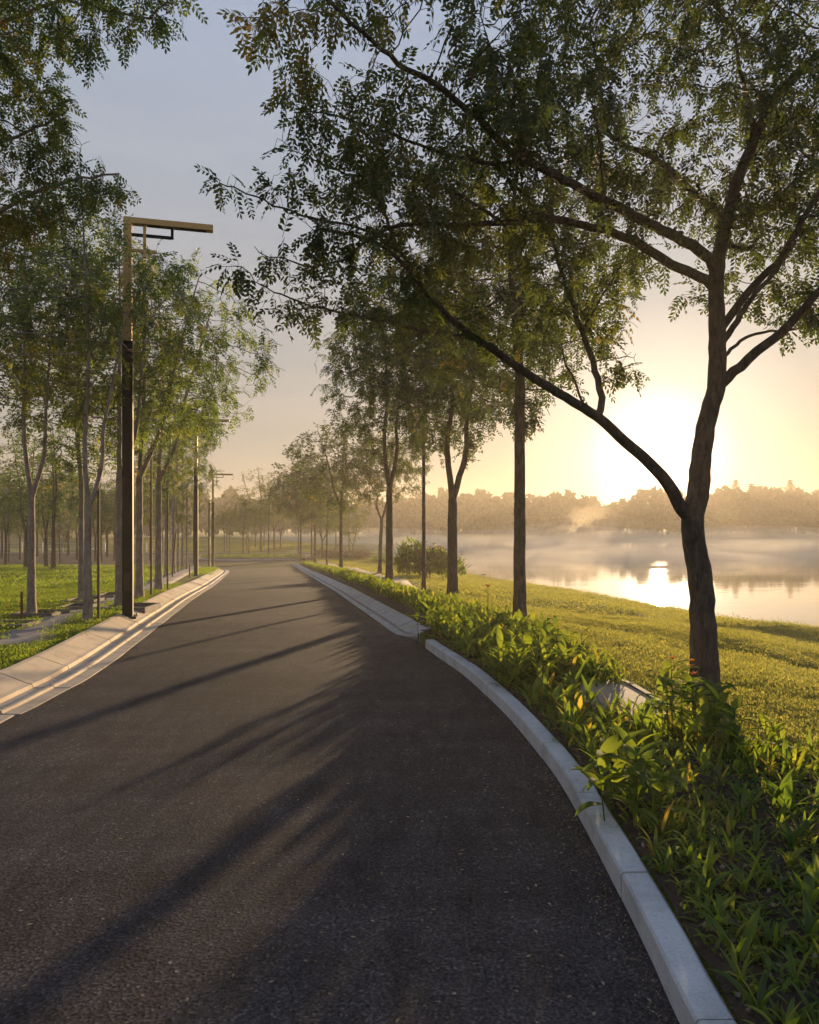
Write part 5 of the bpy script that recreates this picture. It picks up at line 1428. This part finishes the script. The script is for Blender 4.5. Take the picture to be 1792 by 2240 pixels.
# small weeds and seedlings between the shoots
pts = []
while len(pts) < 3600:
    y = 1.8 + 7.0 * rng.random(); a = float(xr(y)) + 0.27; c = float(xe(y)) - 0.02; x = a + (c - a) * rng.random()
    if vnoise(x * 1.6 + 4, y * 1.6) + 0.25 * (x - a) / (c - a) > 0.42 and free(x, y): pts.append((x, y, float(land(x, y)) + 0.005))
leafy_mass('bed_weeds', pts, 0.055, 5, M['plant'], 0.6, 'stuff', None, 0.03, 0.3, 0.05)
pts = []
while len(pts) < 750:
    y = 1.8 + 5.2 * rng.random(); a = float(xr(y)) + 0.2; c = float(xe(y)) - 0.04; x = a + (c - a) * rng.random()
    if free(x, y): pts.append((x, y, float(land(x, y)) + 0.005))
leafy_mass('bed_seedlings', pts, 0.11, 5, M['plant'], 0.62, 'stuff', None, 0.03, 0.17, 0.025)
pts = []
while len(pts) < 420:
    y = 1.8 + 7.5 * rng.random(); x = float(xr(y)) + 0.17 + 0.25 * rng.random(); pts.append((x, y, float(land(x, y)) + 0.005))
leafy_mass('bed_seedlings', pts, 0.10, 5, M['plant'], 0.5, 'stuff', None, 0.03, 0.17, 0.02)
# mulch chips and dead leaves
n = 9000; y = 1.6 + 8 * rng.random(n) ** 1.2; a = xr(y) + 0.15; c = xe(y) - 0.02; x = a + (c - a) * rng.random(n)
V, F = quads_at(np.stack([x, y, land(x, y) + 0.028 + 0.012 * rng.random(n)], 1), 0.011); 
o = obj('mulch', mesh_np('mulch', V, F, M['litter'], {'tone': np.repeat(np.clip(rng.normal(0.35, 0.28, n), 0, 1), 4)})); o['kind'] = 'stuff'
# fallen leaflets on the asphalt
n = 700; y = 2.0 + 24 * rng.random(n) ** 1.2; side = rng.random(n); x = xr(y) - 0.05 - (xr(y) - xl(y) - 0.1) * np.where(side < 0.5, rng.random(n) ** 2.5 * 0.4, rng.random(n))
P_ = np.stack([x, y, zr(y) + 0.006 + 0.003 * rng.random(n)], 1); a = rng.uniform(0, 6.28, n); d = np.stack([np.cos(a), np.sin(a), a * 0], 1) * 0.013; e = np.stack([-np.sin(a), np.cos(a), a * 0 + 0.3], 1) * 0.006
V = np.stack([P_ + d, P_ + e, P_ - d, P_ - e * np.array([1, 1, -1.0])], 1).reshape(-1, 3)
o = obj('fallen_leaves', mesh_np('fallen_leaves', V, np.arange(n * 4).reshape(-1, 4), M['litter'], {'tone': np.repeat(np.clip(rng.normal(.7, .25, n), 0, 1), 4)})); o['kind'] = 'stuff'

# grit washed against the kerbs
n = 5200; y = 1.8 + 22 * rng.random(n) ** 1.5; sd = rng.random(n) < 0.72; x = np.where(sd, xr(y) - 0.012 - np.abs(rng.normal(0, 0.075, n)), xl(y) + 0.02 + np.abs(rng.normal(0, 0.10, n)))
V, F = quads_at(np.stack([x, y, zr(y) + 0.004], 1), 0.0042)
o = obj('grit', mesh_np('grit', V, F, M['litter'], {'tone': np.repeat(np.clip(rng.normal(0.6, 0.3, n), 0, 1), 4)})); o['kind'] = 'stuff'

# ------------------------------------------------------------------ shrubs by the lake and rocks
def lake_shrub(px, py, w, H, lab, mat, topmat=None):
    p = G(px, py); r = empty('canna_shrub', p); tag(r, lab, 'shrub')
    pts = []
    for k in range(150):
        a = rng.uniform(0, 6.28); q = math.sqrt(rng.random()); hh = H * (1 - 0.45 * q * q) * rng.random() ** 0.6
        pts.append((math.cos(a) * q * w / 2, math.sin(a) * q * 0.9, hh * 0.8))
    o = leafy_mass('leaves', pts, 0.42, 7, mat, 0.42, 'stuff', r, 0.2, 0.26)
    if topmat:
        tp = [q for q in pts if q[2] > H * 0.45]; leafy_mass('red_tips', [(a, b_, c + 0.2) for a, b_, c in tp], 0.20, 3, topmat, 0.5, 'stuff', r, 0.3, 0.35)
    for k in range(9):
        a = rng.uniform(0, 6.28); bx, by = math.cos(a) * w * .3, math.sin(a) * .5
        MB().tube([(bx, by, 0), (bx * 1.1, by, H * .7)], [0.03, 0.015], 5).build('stem', M['bark'], r)
lake_shrub(905, 1262, 1.7, 2.0, 'dark large-leaved shrub behind the slender lakeside trunk', M['plant'])
lake_shrub(962, 1270, 2.3, 1.75, 'red-tipped leafy shrub between the slender trunk and the low-forked tree', M['plant'], M['reddish'])
pts = []
for k in range(420):
    x = rng.uniform(-9.5, -4.2); y = rng.uniform(72, 78); pts.append((x, y, float(land(x, y)) + 0.2 * rng.random()))
leafy_mass('reed_bed', pts, 0.75, 5, M['litter'], 0.6, 'stuff', None, 0.6, 0.13)
pts = []
for k in range(150):
    x = rng.uniform(-3.2, 0.2); y = rng.uniform(66, 70); pts.append((x, y, float(land(x, y))))
leafy_mass('reed_bed', pts, 0.6, 5, M['plant'], 0.3, 'stuff', None, 0.5, 0.16)
def rock(px, py, s, lab):
    p = G(px, py); import bmesh
    bm = bmesh.new(); bmesh.ops.create_icosphere(bm, subdivisions=3, radius=1)
    for v in bm.verts:
        q = 0.8 + 0.4 * float(vnoise(v.co.x * 1.6 + s * 9, v.co.y * 1.6 + 5, v.co.z * 1.6)); v.co = Vector((v.co.x * s * q, v.co.y * s * 0.7 * q, v.co.z * s * 0.42 * q))
    me = bpy.data.meshes.new('rock'); bm.to_mesh(me); bm.free(); me.materials.append(M['rock']); o = obj('rock', me, None, p); tag(o, lab, 'rock', 'rocks on the shore')
    me.polygons.foreach_set('use_smooth', np.ones(len(me.polygons), dtype=bool))
rock(1058, 1262, 0.42, 'left rounded rock at the water edge'); rock(1083, 1266, 0.38, 'right rounded rock at the water edge')

# ------------------------------------------------------------------ morning mist: haze over everything and wisps on the lake
def volume_mat(name, dens, aniso, col):
    m = bpy.data.materials.new(name); m.use_nodes = True; nt = m.node_tree; nt.nodes.clear()
    p = nt.nodes.new('ShaderNodeVolumePrincipled'); p.inputs['Density'].default_value = dens; p.inputs['Anisotropy'].default_value = aniso; p.inputs['Color'].default_value = (*col, 1)
    o = nt.nodes.new('ShaderNodeOutputMaterial'); nt.links.new(p.outputs[0], o.inputs['Volume']); return m
hz = MB().box((0, 410, 4.5), (1960, 1040, 19)).build('haze', volume_mat('haze', HAZE_D, 0.38, (1.0, 0.90, 0.76))); hz['kind'] = 'stuff'
hz.visible_shadow = True

# wisps of mist drifting low over the lake, each a soft lens of thin vapour
import bmesh
MIST = volume_mat('mist', 0.034, 0.15, (1.0, 0.93, 0.82))
MIST2 = volume_mat('thin_mist', 0.024, 0.4, (1.0, 0.9, 0.74))
def wisp(x, y, z, sx, sy, sz, seed, mat):
    bm = bmesh.new(); bmesh.ops.create_icosphere(bm, subdivisions=5, radius=1)
    for v in bm.verts:
        c = v.co; n1 = float(vnoise(c.x * 1.7 + seed * 7.3 + 20, c.y * 1.7 + 20, c.z * 1.2 + 20)); n2 = float(vnoise(c.x * 4.2 + seed * 3.1 + 40, c.y * 4.2 + 40, c.z * 2.5 + 40)); n3 = float(vnoise(c.x * 9 + seed + 60, c.y * 9 + 60, c.z * 5 + 60))
        q = 0.45 + 0.62 * n1 + 0.42 * n2 + 0.18 * n3
        v.co = Vector((c.x * q * sx, c.y * q * sy, max(c.z, -0.35) * q * sz))
    me = bpy.data.meshes.new('mist_wisp'); bm.to_mesh(me); bm.free(); me.materials.append(mat)
    o = obj('mist_wisp', me, None, (x, y, z)); o['kind'] = 'stuff'; return o
WISPS = [(10, 62, 9, 5, 1.0), (22, 72, 13, 6, 1.2), (40, 84, 17, 6, 1.4), (14, 92, 13, 6, 1.7), (36, 108, 20, 7, 2.0), (62, 104, 18, 7, 1.7), (2, 100, 9, 6, 1.6), (30, 128, 26, 8, 2.2), (70, 130, 22, 8, 2.2), (-8, 128, 20, 8, 2.2), (46, 58, 8, 4, .9), (30, 150, 9, 4, 3.0), (37, 152, 6, 3, 5.5), (46, 156, 8, 3, 4.0), (66, 158, 12, 4, 3.0), (20, 140, 12, 5, 2.4)]
for k, (x, y, sx, sy, sz) in enumerate(WISPS):
    wisp(x, y, LAKE + 0.35 * sz + 0.03, sx, sy, sz, k + 1, MIST if k < 11 else MIST2)
